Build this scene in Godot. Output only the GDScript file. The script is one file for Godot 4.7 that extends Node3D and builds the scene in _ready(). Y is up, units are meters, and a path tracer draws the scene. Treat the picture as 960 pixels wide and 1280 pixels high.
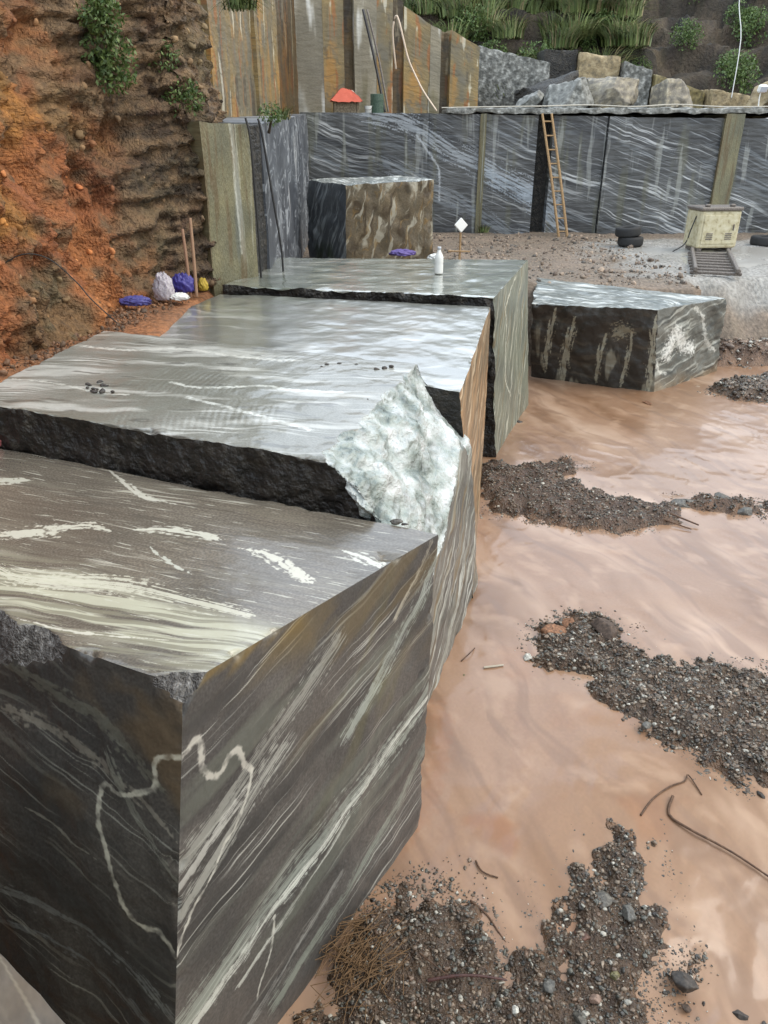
extends Node3D
# An open-cast marble quarry after rain: stepped blocks of veined stone, a flow of muddy water, a soil cliff and sawn walls.

var specs: Array = []
var painted: Array = []
var lock := Mutex.new()
var taken := {}
var mats := {}

# ---------------------------------------------------------------- small helpers
func noise(seed_value: int, freq: float, octaves := 4, kind := FastNoiseLite.TYPE_SIMPLEX_SMOOTH) -> FastNoiseLite:
	var n := FastNoiseLite.new()
	n.seed = seed_value
	n.frequency = freq
	n.noise_type = kind
	n.fractal_type = FastNoiseLite.FRACTAL_FBM if octaves > 1 else FastNoiseLite.FRACTAL_NONE
	n.fractal_octaves = octaves
	return n

func sstep(a: float, b: float, x: float) -> float:
	var k := clampf((x - a) / (b - a), 0.0, 1.0)
	return k * k * (3.0 - 2.0 * k)

func rgb(r: int, g: int, b: int) -> Color:
	return Color(r / 255.0, g / 255.0, b / 255.0)

func lin(r: int, g: int, b: int) -> Color:
	return rgb(r, g, b).srgb_to_linear()

func numbered(called: String) -> String:
	if not taken.has(called):
		taken[called] = 0
		return called
	taken[called] += 1
	return "%s_%03d" % [called, taken[called]]

func tag(o: Node, label: String, category: String, group := "") -> void:
	o.set_meta("label", label)
	o.set_meta("category", category)
	if group != "":
		o.set_meta("group", group)

func thing(called: String, label: String, category: String, at := Vector3.ZERO, turn := 0.0, group := "") -> Node3D:
	var o := Node3D.new()
	o.name = numbered(called)
	add_child(o)
	o.position = at
	o.rotation.y = turn
	tag(o, label, category, group)
	return o

func part(called: String, mesh: Mesh, m: Material, parent: Node3D, xf := Transform3D.IDENTITY) -> MeshInstance3D:
	var o := MeshInstance3D.new()
	o.name = called if parent != self else numbered(called)
	o.mesh = mesh
	if m != null:
		o.material_override = m
	parent.add_child(o, true)
	o.transform = xf
	return o

func structure(called: String, mesh: Mesh, m: Material) -> MeshInstance3D:
	var o := part(called, mesh, m, self)
	o.set_meta("kind", "structure")
	return o

func single(called: String, mesh: Mesh, m: Material, label: String, category: String, at := Vector3.ZERO, group := "") -> MeshInstance3D:
	var o := part(called, mesh, m, self, Transform3D(Basis.IDENTITY, at))
	tag(o, label, category, group)
	return o

# ---------------------------------------------------------------- meshes
func grid_arrays(p: PackedVector3Array, nu: int, nv: int, uv: PackedVector2Array, col := PackedColorArray()) -> Array:
	# p holds (nu + 1) * (nv + 1) points, rows from the top of the surface down, each row from left to right as seen from outside
	var w := nu + 1
	var nrm := PackedVector3Array()
	nrm.resize(p.size())
	for j in nv + 1:
		var ja: int = maxi(j - 1, 0) * w
		var jb: int = mini(j + 1, nv) * w
		var jr: int = j * w
		for i in w:
			var du: Vector3 = p[jr + mini(i + 1, nu)] - p[jr + maxi(i - 1, 0)]
			var dv: Vector3 = p[jb + i] - p[ja + i]
			nrm[jr + i] = dv.cross(du).normalized()
	var idx := PackedInt32Array()
	idx.resize(nu * nv * 6)
	var k := 0
	for j in nv:
		for i in nu:
			var a := j * w + i
			idx[k] = a; idx[k + 1] = a + 1; idx[k + 2] = a + w
			idx[k + 3] = a + 1; idx[k + 4] = a + w + 1; idx[k + 5] = a + w
			k += 6
	var arr := []
	arr.resize(Mesh.ARRAY_MAX)
	arr[Mesh.ARRAY_VERTEX] = p
	arr[Mesh.ARRAY_NORMAL] = nrm
	if uv.size() > 0:
		arr[Mesh.ARRAY_TEX_UV] = uv
	if col.size() > 0:
		arr[Mesh.ARRAY_COLOR] = col
	arr[Mesh.ARRAY_INDEX] = idx
	return arr

func grid_mesh(p: PackedVector3Array, nu: int, nv: int, uv := PackedVector2Array(), col := PackedColorArray()) -> ArrayMesh:
	var me := ArrayMesh.new()
	me.add_surface_from_arrays(Mesh.PRIMITIVE_TRIANGLES, grid_arrays(p, nu, nv, uv, col))
	return me

# A hewn block. c: eight corners (bottom near-left, near-right, far-right, far-left, then the same on top).
# o: n (cells along x, y, z), r0/r1 edge wear in metres, amp [front, right, top] unevenness, freq, seed, cuts [[point, normal, roughness], ...]
# mat: front, right, back, left, top, bottom, fracture
func block_mesh(c: Array, o: Dictionary, mat: Array) -> ArrayMesh:
	var n: Vector3i = o.n
	var L := Vector3(((c[1] - c[0]).length() + (c[5] - c[4]).length()) * 0.5, ((c[4] - c[0]).length() + (c[5] - c[1]).length()) * 0.5, ((c[2] - c[1]).length() + (c[6] - c[5]).length()) * 0.5)
	var r0: float = o.get("r0", 0.012)
	var r1: float = o.get("r1", 0.04)
	var amp: Array = o.get("amp", [0.01, 0.006, 0.004])
	var sd: int = o.get("seed", 1)
	var nr := noise(sd, o.get("edge_freq", 3.0), 4)
	var nd := noise(sd + 7, o.get("freq", 2.2), 5)
	var nc := noise(sd + 13, o.get("cut_freq", 5.0), 1, FastNoiseLite.TYPE_CELLULAR)
	nc.cellular_return_type = FastNoiseLite.RETURN_DISTANCE
	nc.cellular_distance_function = FastNoiseLite.DISTANCE_MANHATTAN
	var nc2 := noise(sd + 14, 9.0, 4)
	var cuts: Array = o.get("cuts", [])
	var me := ArrayMesh.new()
	# each face: number of cells, and how (s, t) from its top left run over the unit cube
	var faces := [[n.x, n.y], [n.z, n.y], [n.x, n.y], [n.z, n.y], [n.x, n.z], [n.x, n.z]]
	var frac_v := PackedVector3Array()
	var frac_n := PackedVector3Array()
	for f in 6:
		if f == 5 and not o.has("floor"):
			continue
		var nu: int = faces[f][0]
		var nv: int = faces[f][1]
		if (f == 2 or f == 3) and not o.has("all"):
			nu = maxi(nu / 4, 2); nv = maxi(nv / 4, 2)
			if f == 3: nu = faces[f][0]; nv = faces[f][1]
			if f == 2: nu = faces[f][0]; nv = faces[f][1]
		var p := PackedVector3Array()
		var uv := PackedVector2Array()
		var cutmark := PackedByteArray()
		p.resize((nu + 1) * (nv + 1)); uv.resize(p.size()); cutmark.resize(p.size())
		var k := 0
		for j in nv + 1:
			var t := float(j) / nv
			for i in nu + 1:
				var s := float(i) / nu
				var q: Vector3
				match f:
					0: q = Vector3(s, 1.0 - t, 0.0)
					1: q = Vector3(1.0, 1.0 - t, s)
					2: q = Vector3(1.0 - s, 1.0 - t, 1.0)
					3: q = Vector3(0.0, 1.0 - t, 1.0 - s)
					4: q = Vector3(s, 1.0, 1.0 - t)
					_: q = Vector3(s, 0.0, t)
				var m := q * L
				var e := nr.get_noise_3dv(m)
				var r := r0 + r1 * maxf(e, 0.0) * maxf(e, 0.0) * 4.0
				var rv := Vector3(r, r, r)
				var inner := m.clamp(rv, L - rv)
				var d := (m - inner).normalized()
				m = inner + d * r
				var a: float = amp[2] * absf(d.y) + (amp[0] if d.z < 0.0 else 0.004) * absf(d.z) + (amp[1] if d.x > 0.0 else 0.004) * absf(d.x)
				m += d * (a * nd.get_noise_3dv(m) * 2.0)
				var w := m / L
				var lo: Vector3 = (c[0] * (1.0 - w.x) + c[1] * w.x) * (1.0 - w.z) + (c[3] * (1.0 - w.x) + c[2] * w.x) * w.z
				var hi: Vector3 = (c[4] * (1.0 - w.x) + c[5] * w.x) * (1.0 - w.z) + (c[7] * (1.0 - w.x) + c[6] * w.x) * w.z
				var P := lo.lerp(hi, w.y)
				for cut in cuts:
					var sdv: float = (P - cut[0]).dot(cut[1])
					var bump := 0.0
					if sdv > -0.2:
						bump = cut[2] * (nc.get_noise_3dv(P) + 0.30 * nc.get_noise_3dv(P * 2.7 + Vector3(3, 1, 7)) + 0.16 * nc2.get_noise_3dv(P) + 0.35)
					if sdv + bump > 0.0:
						P -= cut[1] * (sdv + bump)
						cutmark[k] = 1
				p[k] = P
				uv[k] = Vector2(s, t)
				k += 1
		var arr := grid_arrays(p, nu, nv, uv)
		if cuts.size() > 0 and mat[6] != null:
			var keep := PackedInt32Array()
			var idx: PackedInt32Array = arr[Mesh.ARRAY_INDEX]
			var nn: PackedVector3Array = arr[Mesh.ARRAY_NORMAL]
			for t3 in idx.size() / 3:
				var i0 := idx[t3 * 3]; var i1 := idx[t3 * 3 + 1]; var i2 := idx[t3 * 3 + 2]
				if cutmark[i0] + cutmark[i1] + cutmark[i2] == 3:
					if (p[i1] - p[i0]).cross(p[i2] - p[i0]).length() > 1e-9:
						for ii in [i0, i1, i2]:
							frac_v.append(p[ii]); frac_n.append(nn[ii])
				else:
					keep.append(i0); keep.append(i1); keep.append(i2)
			arr[Mesh.ARRAY_INDEX] = keep
		me.add_surface_from_arrays(Mesh.PRIMITIVE_TRIANGLES, arr)
		me.surface_set_material(me.get_surface_count() - 1, mat[f])
	if frac_v.size() > 0:
		var fa := []
		fa.resize(Mesh.ARRAY_MAX)
		fa[Mesh.ARRAY_VERTEX] = frac_v
		fa[Mesh.ARRAY_NORMAL] = frac_n
		me.add_surface_from_arrays(Mesh.PRIMITIVE_TRIANGLES, fa)
		me.surface_set_material(me.get_surface_count() - 1, mat[6])
	return me

# the same hewn block from a foot print: x0..x1, z0..z1 (near..far), y0..y1
func box8(x0: float, x1: float, y0: float, y1: float, zn: float, zf: float) -> Array:
	return [Vector3(x0, y0, zn), Vector3(x1, y0, zn), Vector3(x1, y0, zf), Vector3(x0, y0, zf), Vector3(x0, y1, zn), Vector3(x1, y1, zn), Vector3(x1, y1, zf), Vector3(x0, y1, zf)]

func tube_mesh(way: Array, thick: Array, sides := 7) -> ArrayMesh:
	var pts := way
	var rads := thick
	if way.size() > 2:
		# bend smoothly through the given points
		pts = []; rads = []
		var m := way.size()
		for i in m - 1:
			var a: Vector3 = way[maxi(i - 1, 0)]; var b: Vector3 = way[i]; var c: Vector3 = way[i + 1]; var d: Vector3 = way[mini(i + 2, m - 1)]
			for k in 4:
				pts.append(b.cubic_interpolate(c, a, d, k / 4.0))
				rads.append(lerpf(thick[i], thick[i + 1], k / 4.0))
		pts.append(way[m - 1]); rads.append(thick[m - 1])
	var p := PackedVector3Array()
	var uv := PackedVector2Array()
	var last := pts.size() - 1
	for i in pts.size():
		var dir: Vector3 = ((pts[mini(i + 1, last)] - pts[maxi(i - 1, 0)]) as Vector3).normalized()
		var up := Vector3.UP if absf(dir.y) < 0.9 else Vector3.RIGHT
		var s := dir.cross(up).normalized()
		var t := s.cross(dir)
		for k in sides + 1:
			var a := TAU * k / sides
			p.append(pts[i] + (s * cos(a) + t * sin(a)) * float(rads[i]))
			uv.append(Vector2(float(k) / sides, i))
	# close both ends
	var cap0 := PackedVector3Array(); var cap1 := PackedVector3Array()
	for k in sides + 1:
		cap0.append(pts[0]); cap1.append(pts[last])
	var all := cap0 + p + cap1
	return grid_mesh(all, sides, last + 2)

func box_into(st: SurfaceTool, at: Vector3, size: Vector3, turn := Basis.IDENTITY) -> void:
	var b := bevel_box(size, minf(minf(size.x, size.y), size.z) * 0.12)
	st.append_from(b, 0, Transform3D(turn, at))

func bevel_box(size: Vector3, r: float) -> ArrayMesh:
	# a box with chamfered edges
	var h := size * 0.5
	var st := SurfaceTool.new()
	st.begin(Mesh.PRIMITIVE_TRIANGLES)
	var ax := [Vector3.RIGHT, Vector3.UP, Vector3.BACK]
	for a in 3:
		for s in [-1.0, 1.0]:
			var nrm: Vector3 = ax[a] * s
			var u: Vector3 = ax[(a + 1) % 3]
			var v: Vector3 = ax[(a + 2) % 3]
			var hu := h[(a + 1) % 3] - r
			var hv := h[(a + 2) % 3] - r
			var c := nrm * h[a]
			var q := [c - u * hu - v * hv, c + u * hu - v * hv, c + u * hu + v * hv, c - u * hu + v * hv]
			quad(st, q, s > 0.0)
			# chamfers towards +u and -u faces (each edge made once, by the lower axis pair)
			for s2 in [-1.0, 1.0]:
				var e0: Vector3 = c + u * hu * s2 - v * hv
				var e1: Vector3 = c + u * hu * s2 + v * hv
				var f0: Vector3 = nrm * (h[a] - r) + u * h[(a + 1) % 3] * s2 - v * hv
				var f1: Vector3 = nrm * (h[a] - r) + u * h[(a + 1) % 3] * s2 + v * hv
				quad(st, [e0, f0, f1, e1], s * s2 > 0.0)
	for sx in [-1.0, 1.0]:
		for sy in [-1.0, 1.0]:
			for sz in [-1.0, 1.0]:
				var sg := Vector3(sx, sy, sz)
				var tri := [sg * Vector3(h.x, h.y - r, h.z - r), sg * Vector3(h.x - r, h.y, h.z - r), sg * Vector3(h.x - r, h.y - r, h.z)]
				if sx * sy * sz > 0.0: tri = [tri[0], tri[2], tri[1]]
				for t in tri: st.add_vertex(t)
	st.generate_normals()
	return st.commit()

func quad(st: SurfaceTool, q: Array, flip := true) -> void:
	st.set_smooth_group(-1)
	var o := [0, 2, 1, 0, 3, 2] if flip else [0, 1, 2, 0, 2, 3]
	for i in o: st.add_vertex(q[i])

# an irregular stone: a sphere pushed about by noise and flattened by a few planes
func stone_mesh(size: Vector3, sd: int, rows := 12, facets := 7, rough := 0.12) -> ArrayMesh:
	var r := RandomNumberGenerator.new()
	r.seed = sd
	var n := noise(sd, 1.6, 3)
	var pl := []
	for i in facets:
		pl.append([Vector3(r.randfn(), r.randfn(), r.randfn()).normalized(), r.randf_range(0.48, 0.78)])
	var p := PackedVector3Array()
	var uv := PackedVector2Array()
	var cols := rows * 2
	for j in rows + 1:
		var th := PI * j / rows
		for i in cols + 1:
			var ph := TAU * (i % cols) / cols
			var d := Vector3(sin(th) * cos(ph), cos(th), sin(th) * sin(ph))
			var rad := 1.0
			for q in pl:
				var k: float = d.dot(q[0])
				if k > 0.05: rad = minf(rad, float(q[1]) / k)
			rad *= 1.0 + rough * n.get_noise_3dv(d * 1.5)
			p.append(d * rad * size * 0.5)
			uv.append(Vector2(float(i) / cols, float(j) / rows))
	return grid_mesh(p, cols, rows, uv)

# crumpled cloth or plastic: a soft lump with folds, lying on the ground
func lump_mesh(size: Vector3, sd: int, rows := 16, folds := 0.35) -> ArrayMesh:
	var n := noise(sd, 2.4, 3)
	n.fractal_type = FastNoiseLite.FRACTAL_RIDGED
	var p := PackedVector3Array()
	var cols := rows * 2
	for j in rows + 1:
		var th := PI * j / rows
		for i in cols + 1:
			var ph := TAU * (i % cols) / cols
			var d := Vector3(sin(th) * cos(ph), cos(th), sin(th) * sin(ph))
			var rad := 1.0 + folds * n.get_noise_3dv(d)
			var v := d * rad * size * 0.5
			v.y = maxf(v.y, -size.y * 0.3) + size.y * 0.3
			p.append(v)
	return grid_mesh(p, cols, rows)

# ---------------------------------------------------------------- painted stone (colour of the material only)
func paint_spec(called: String, w: int, h: int, lu: float, lv: float, base: Array, layers: Array, lines := [], grain := 0.05, warp := [0.05, 1.2]) -> void:
	specs.append({"name": called, "w": w, "h": h, "lu": lu, "lv": lv, "base": base, "layers": layers, "lines": lines, "grain": grain, "warp": warp})

func smooth_line(q: Array) -> PackedFloat32Array:
	var out := PackedFloat32Array()
	var n := q.size() / 2
	for i in n - 1:
		var a := Vector2(q[maxi(i - 1, 0) * 2], q[maxi(i - 1, 0) * 2 + 1]); var b := Vector2(q[i * 2], q[i * 2 + 1])
		var c := Vector2(q[i * 2 + 2], q[i * 2 + 3]); var d := Vector2(q[mini(i + 2, n - 1) * 2], q[mini(i + 2, n - 1) * 2 + 1])
		for k in 4:
			var v := b.cubic_interpolate(c, a, d, k / 4.0)
			out.append(v.x); out.append(v.y)
	out.append(q[q.size() - 2]); out.append(q[q.size() - 1])
	return out

func _paint(i: int) -> void:
	var S: Dictionary = specs[i]
	var w: int = S.w
	var h: int = S.h
	var lu: float = S.lu
	var lv: float = S.lv
	var R := PackedFloat32Array(); var G := PackedFloat32Array(); var B := PackedFloat32Array(); var W := PackedFloat32Array()
	R.resize(w * h); G.resize(w * h); B.resize(w * h); W.resize(w * h)
	var c0: Color = S.base[0]
	var c1: Color = S.base[1]
	var nb := noise(100 + i * 31, S.base[2], 4)
	var ng := noise(900 + i, 60.0, 2)
	var nw := noise(300 + i * 17, S.warp[1], 3)
	var gr: float = S.grain
	var wa: float = S.warp[0]
	var k := 0
	for y in h:
		var py := (y + 0.5) / h * lv
		for x in w:
			var px := (x + 0.5) / w * lu
			var a := clampf(nb.get_noise_2d(px, py) * 1.2 + 0.5, 0.0, 1.0)
			var g := 1.0 + gr * ng.get_noise_2d(px, py) * 2.0
			R[k] = (c0.r + (c1.r - c0.r) * a) * g
			G[k] = (c0.g + (c1.g - c0.g) * a) * g
			B[k] = (c0.b + (c1.b - c0.b) * a) * g
			W[k] = nw.get_noise_2d(px, py) * wa
			k += 1
	for Ly in S.layers:
		var n := noise(Ly.get("seed", 5) + i * 101, 1.0, Ly.get("oct", 4))
		if Ly.get("ridge", false): n.fractal_type = FastNoiseLite.FRACTAL_RIDGED
		var an: float = deg_to_rad(Ly.get("ang", 0.0))
		var ca := cos(an); var sa := sin(an)
		var fs: float = Ly.f[0]
		var ft: float = Ly.f[1]
		var lo: float = Ly.lo
		var inv: float = 1.0 / (float(Ly.hi) - lo)
		var st: float = Ly.get("st", 1.0)
		var wm: float = Ly.get("wm", 1.0)
		var cc: Color = Ly.c
		var cr := cc.r; var cg := cc.g; var cb := cc.b
		var banded: bool = Ly.has("band")
		var bd: Array = Ly.get("band", [1.0, 1.0, 0.0, 1.0])
		var b0: float = bd[0]; var b1: float = bd[1]; var b2: float = bd[2]; var b3: float = 1.0 / (float(bd[3]) - b2)
		var nbd := noise(Ly.get("seed", 5) + 57 + i * 13, 1.0, 3)
		var has: bool = Ly.has("box")
		var bx: Array = Ly.get("box", [0, 0, 1, 1, 1])
		var u0: float = bx[0]; var v0: float = bx[1]; var u1: float = bx[2]; var v1: float = bx[3]; var fe: float = 1.0 / float(bx[4])
		k = -1
		for y in h:
			var v := (y + 0.5) / h
			var py := v * lv
			for x in w:
				k += 1
				var u := (x + 0.5) / w
				var m := 1.0
				if has:
					m = minf(minf(u - u0, u1 - u), minf(v - v0, v1 - v)) * fe + 0.5 + W[k] * 4.0
					if m <= 0.0: continue
					if m > 1.0: m = 1.0
				var px := u * lu
				var s := px * ca + py * sa
				var t := py * ca - px * sa + W[k] * wm
				if banded:
					m *= clampf((nbd.get_noise_2d(s * b0, t * b1) - b2) * b3, 0.0, 1.0)
					if m <= 0.0: continue
				var q := (n.get_noise_2d(s * fs, t * ft) - lo) * inv
				if q <= 0.0: continue
				if q > 1.0: q = 1.0
				q = q * q * (3.0 - 2.0 * q) * st * m
				R[k] += (cr - R[k]) * q
				G[k] += (cg - G[k]) * q
				B[k] += (cb - B[k]) * q
	var nj := noise(77 + i, 9.0, 3)
	for ln in S.lines:
		var pt: PackedFloat32Array = smooth_line(ln.p)
		var hw: float = ln.w * 0.5
		var cc: Color = ln.c
		var st: float = ln.get("st", 0.9)
		var jit: float = ln.get("j", 0.5)
		var fil: float = ln.get("fil", 0.0)
		var taper: bool = ln.get("taper", false)
		var segs := pt.size() / 2 - 1
		var run := 0.0
		var total := 0.0
		for sgm in segs:
			total += Vector2((pt[sgm * 2 + 2] - pt[sgm * 2]) * lu, (pt[sgm * 2 + 3] - pt[sgm * 2 + 1]) * lv).length()
		# coverage is kept apart, so that overlapping ends of segments do not add up
		var cover := PackedFloat32Array()
		cover.resize(w * h)
		var gx0 := w; var gx1 := 0; var gy0 := h; var gy1 := 0
		for sgm in segs:
			var A := Vector2(pt[sgm * 2] * lu, pt[sgm * 2 + 1] * lv)
			var Bp := Vector2(pt[sgm * 2 + 2] * lu, pt[sgm * 2 + 3] * lv)
			var pad := hw * 2.2
			var x0 := clampi(int((minf(A.x, Bp.x) - pad) / lu * w), 0, w - 1)
			var x1 := clampi(int((maxf(A.x, Bp.x) + pad) / lu * w), 0, w - 1)
			var y0 := clampi(int((minf(A.y, Bp.y) - pad) / lv * h), 0, h - 1)
			var y1 := clampi(int((maxf(A.y, Bp.y) + pad) / lv * h), 0, h - 1)
			gx0 = mini(gx0, x0); gx1 = maxi(gx1, x1); gy0 = mini(gy0, y0); gy1 = maxi(gy1, y1)
			var ab := Bp - A
			var sl := maxf(ab.length(), 1e-5)
			var dir := ab / sl
			for y in range(y0, y1 + 1):
				var py := (y + 0.5) / h * lv
				for x in range(x0, x1 + 1):
					var px := (x + 0.5) / w * lu
					var ap := Vector2(px, py) - A
					var along := clampf(ap.dot(dir), 0.0, sl)
					var dist := (ap - dir * along).length()
					var ww := hw * (1.0 + jit * 1.1 * nj.get_noise_2d(px * 2.0, py * 2.0))
					if taper:
						var tq := (run + along) / total
						ww *= pow(maxf(4.0 * tq * (1.0 - tq), 0.0), 0.6) + 0.08
					if dist > ww * 1.6: continue
					var q := 1.0 - (dist + hw * jit * 0.4 * nj.get_noise_2d(px * 4.0 + 30.0, py * 4.0)) / maxf(ww, 1e-4)
					if fil > 0.0:
						q = q * 0.9 - 0.3 + nj.get_noise_2d((run + along) * 0.16, ap.cross(dir) * fil) * 1.5
						if q <= 0.0: continue
						q = minf(q * 4.0, 1.0) * st
					elif taper:
						q = q * 1.1 - 0.25 + nj.get_noise_2d((run + along) * 0.5, ap.cross(dir) * 3.0) * 1.1
						if q <= 0.0: continue
						q = minf(q * 2.2, 1.0) * st
					else:
						if q <= 0.0: continue
						q = minf(q * 2.0, 1.0) * st * clampf(0.85 + 0.9 * nj.get_noise_2d(px * 1.5 + 11.0, py * 1.5), 0.3, 1.0)
					var kk := y * w + x
					if q > cover[kk]: cover[kk] = q
			run += sl
		for y in range(gy0, gy1 + 1):
			for kk in range(y * w + gx0, y * w + gx1 + 1):
				var q := cover[kk]
				if q <= 0.0: continue
				R[kk] += (cc.r - R[kk]) * q
				G[kk] += (cc.g - G[kk]) * q
				B[kk] += (cc.b - B[kk]) * q
	var out := PackedByteArray()
	out.resize(w * h * 3)
	for q in w * h:
		out[q * 3] = clampi(int(R[q] * 255.0), 0, 255)
		out[q * 3 + 1] = clampi(int(G[q] * 255.0), 0, 255)
		out[q * 3 + 2] = clampi(int(B[q] * 255.0), 0, 255)
	var img := Image.create_from_data(w, h, false, Image.FORMAT_RGB8, out)
	lock.lock()
	painted[i] = img
	lock.unlock()

func stone(called: String, rough := 0.45, bump: Texture2D = null, bump_cm := 0.3, wet := 0.0) -> StandardMaterial3D:
	var key := "%s %.2f %.2f" % [called, rough, wet]
	if mats.has(key): return mats[key]
	var m := StandardMaterial3D.new()
	for i in specs.size():
		if specs[i].name == called:
			m.albedo_texture = ImageTexture.create_from_image(painted[i])
	m.roughness = rough
	if bump != null:
		m.heightmap_enabled = true
		m.heightmap_texture = bump
		m.heightmap_scale = bump_cm
	if wet > 0.0:
		m.clearcoat_enabled = true
		m.clearcoat = wet
		m.clearcoat_roughness = 0.16
	mats[key] = m
	return m

func plain(c: Color, rough := 0.8, metal := 0.0) -> StandardMaterial3D:
	var m := StandardMaterial3D.new()
	m.albedo_color = c
	m.roughness = rough
	m.metallic = metal
	return m

func noise_tex(sd: int, freq: float, size := 512, octaves := 5, ridged := false) -> ImageTexture:
	var n := noise(sd, freq, octaves)
	if ridged: n.fractal_type = FastNoiseLite.FRACTAL_RIDGED
	return ImageTexture.create_from_image(n.get_seamless_image(size, size))

# noise mapped to colours, laid on from three sides (scale: repeats per metre)
func mottled(stops: Array, sd: int, freq: float, scale: float, rough: float, bump: Texture2D = null, bump_cm := 1.0, vertex := false) -> StandardMaterial3D:
	var n := noise(sd, freq, 5)
	var g := n.get_seamless_image(512, 512)
	var raw := g.get_data()
	var lut := PackedByteArray()
	for v in 256:
		var t := v / 255.0
		var c: Color = stops[stops.size() - 1][1]
		for s in stops.size() - 1:
			if t <= stops[s + 1][0]:
				c = (stops[s][1] as Color).lerp(stops[s + 1][1], clampf((t - stops[s][0]) / (stops[s + 1][0] - stops[s][0]), 0.0, 1.0))
				break
		lut.append(int(c.r * 255)); lut.append(int(c.g * 255)); lut.append(int(c.b * 255))
	var out := PackedByteArray()
	out.resize(512 * 512 * 3)
	for i in 512 * 512:
		var b := raw[i] * 3
		out[i * 3] = lut[b]; out[i * 3 + 1] = lut[b + 1]; out[i * 3 + 2] = lut[b + 2]
	var m := StandardMaterial3D.new()
	m.albedo_texture = ImageTexture.create_from_image(Image.create_from_data(512, 512, false, Image.FORMAT_RGB8, out))
	m.uv1_triplanar = true
	m.uv1_world_triplanar = true
	m.uv1_scale = Vector3.ONE * scale
	m.roughness = rough
	if bump != null:
		m.heightmap_enabled = true
		m.heightmap_texture = bump
		m.heightmap_scale = bump_cm
	m.vertex_color_use_as_albedo = vertex
	return m

# ---------------------------------------------------------------- the lie of the land
func water_level(_x: float, z: float) -> float:
	var zs := [-30.0, -5.2, -4.0, -3.3, -2.75, -2.2, 6.0]
	var ys := [0.28, 0.25, 0.21, 0.12, 0.0, -0.13, -0.45]
	for i in zs.size() - 1:
		if z <= zs[i + 1]:
			return lerpf(ys[i], ys[i + 1], clampf((z - zs[i]) / (zs[i + 1] - zs[i]), 0.0, 1.0))
	return -0.45

var n_ground: FastNoiseLite
var n_fine: FastNoiseLite
func ground_height(x: float, z: float) -> float:
	var h := water_level(x, z) - 0.07
	var rough := n_ground.get_noise_2d(x, z)
	var fine := n_fine.get_noise_2d(x, z)
	# the shelf along the cliff, level with the tops of the blocks
	var left := sstep(-1.3, -1.9, x) * sstep(-4.55, -5.0, z)
	h = lerpf(h, 2.03 + 0.05 * rough, left)
	# the bench floor behind the blocks
	var edge: float = -9.6 if x < 1.55 else (-11.9 if x < 5.0 else -12.1 + 0.35 * rough)
	var wide: float = 0.4 if x < 5.0 else 1.5
	var back := sstep(edge + wide * 0.3, edge - wide * 0.7, z)
	var level := lerpf(lerpf(1.93, 1.42, sstep(-10.4, -15.0, z)), 1.4, sstep(1.6, 2.6, x))
	h = lerpf(h, level + 0.05 * rough + 0.03 * fine, back)
	return h

func inside_margin(poly: PackedVector2Array, q: Vector2) -> float:
	# distance to the outline, positive inside
	var d := 1e9
	for i in poly.size():
		d = minf(d, Geometry2D.get_closest_point_to_segment(q, poly[i], poly[(i + 1) % poly.size()]).distance_to(q))
	return d if Geometry2D.is_point_in_polygon(q, poly) else -d

func _ready() -> void:
	# ---- camera
	var cam := Camera3D.new()
	cam.name = "camera"
	cam.fov = rad_to_deg(2.0 * atan(640.0 / 950.0))
	cam.position = Vector3(0, 3.56, 0)
	cam.rotation_degrees.x = -26.5
	cam.far = 900.0
	cam.near = 0.05
	add_child(cam)
	cam.current = true
	# ---- overcast sky, weak broad sun from the right
	var env := Environment.new()
	env.background_mode = Environment.BG_SKY
	var sm := ProceduralSkyMaterial.new()
	sm.sky_top_color = Color(0.84, 0.90, 0.97)
	sm.sky_horizon_color = Color(0.93, 0.94, 0.95)
	sm.ground_bottom_color = Color(0.35, 0.33, 0.3)
	sm.ground_horizon_color = Color(0.6, 0.6, 0.58)
	sm.sky_curve = 0.2
	sm.sun_angle_max = 1.0
	var sky := Sky.new()
	sky.sky_material = sm
	env.sky = sky
	env.tonemap_mode = Environment.TONE_MAPPER_LINEAR
	env.tonemap_exposure = 2.7
	env.sdfgi_enabled = true
	env.ssao_enabled = true
	env.ssil_enabled = true
	var we := WorldEnvironment.new()
	we.name = "environment"
	we.environment = env
	add_child(we)
	var sun := DirectionalLight3D.new()
	sun.name = "sun"
	sun.light_energy = 0.3
	sun.light_color = Color(1.0, 0.98, 0.95)
	sun.light_angular_distance = 40.0
	sun.shadow_enabled = true
	add_child(sun)
	sun.look_at_from_position(Vector3(7.5, 9.0, 1.0), Vector3.ZERO)

	n_ground = noise(11, 0.7, 4)
	n_fine = noise(12, 4.0, 4)
	paint_everything()
	build_ground()
	build_water()
	build_cliff()
	build_hill()
	build_blocks()
	build_walls()
	build_gravel()
	build_rocks_and_twigs()
	build_plants()
	build_objects()

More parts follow.
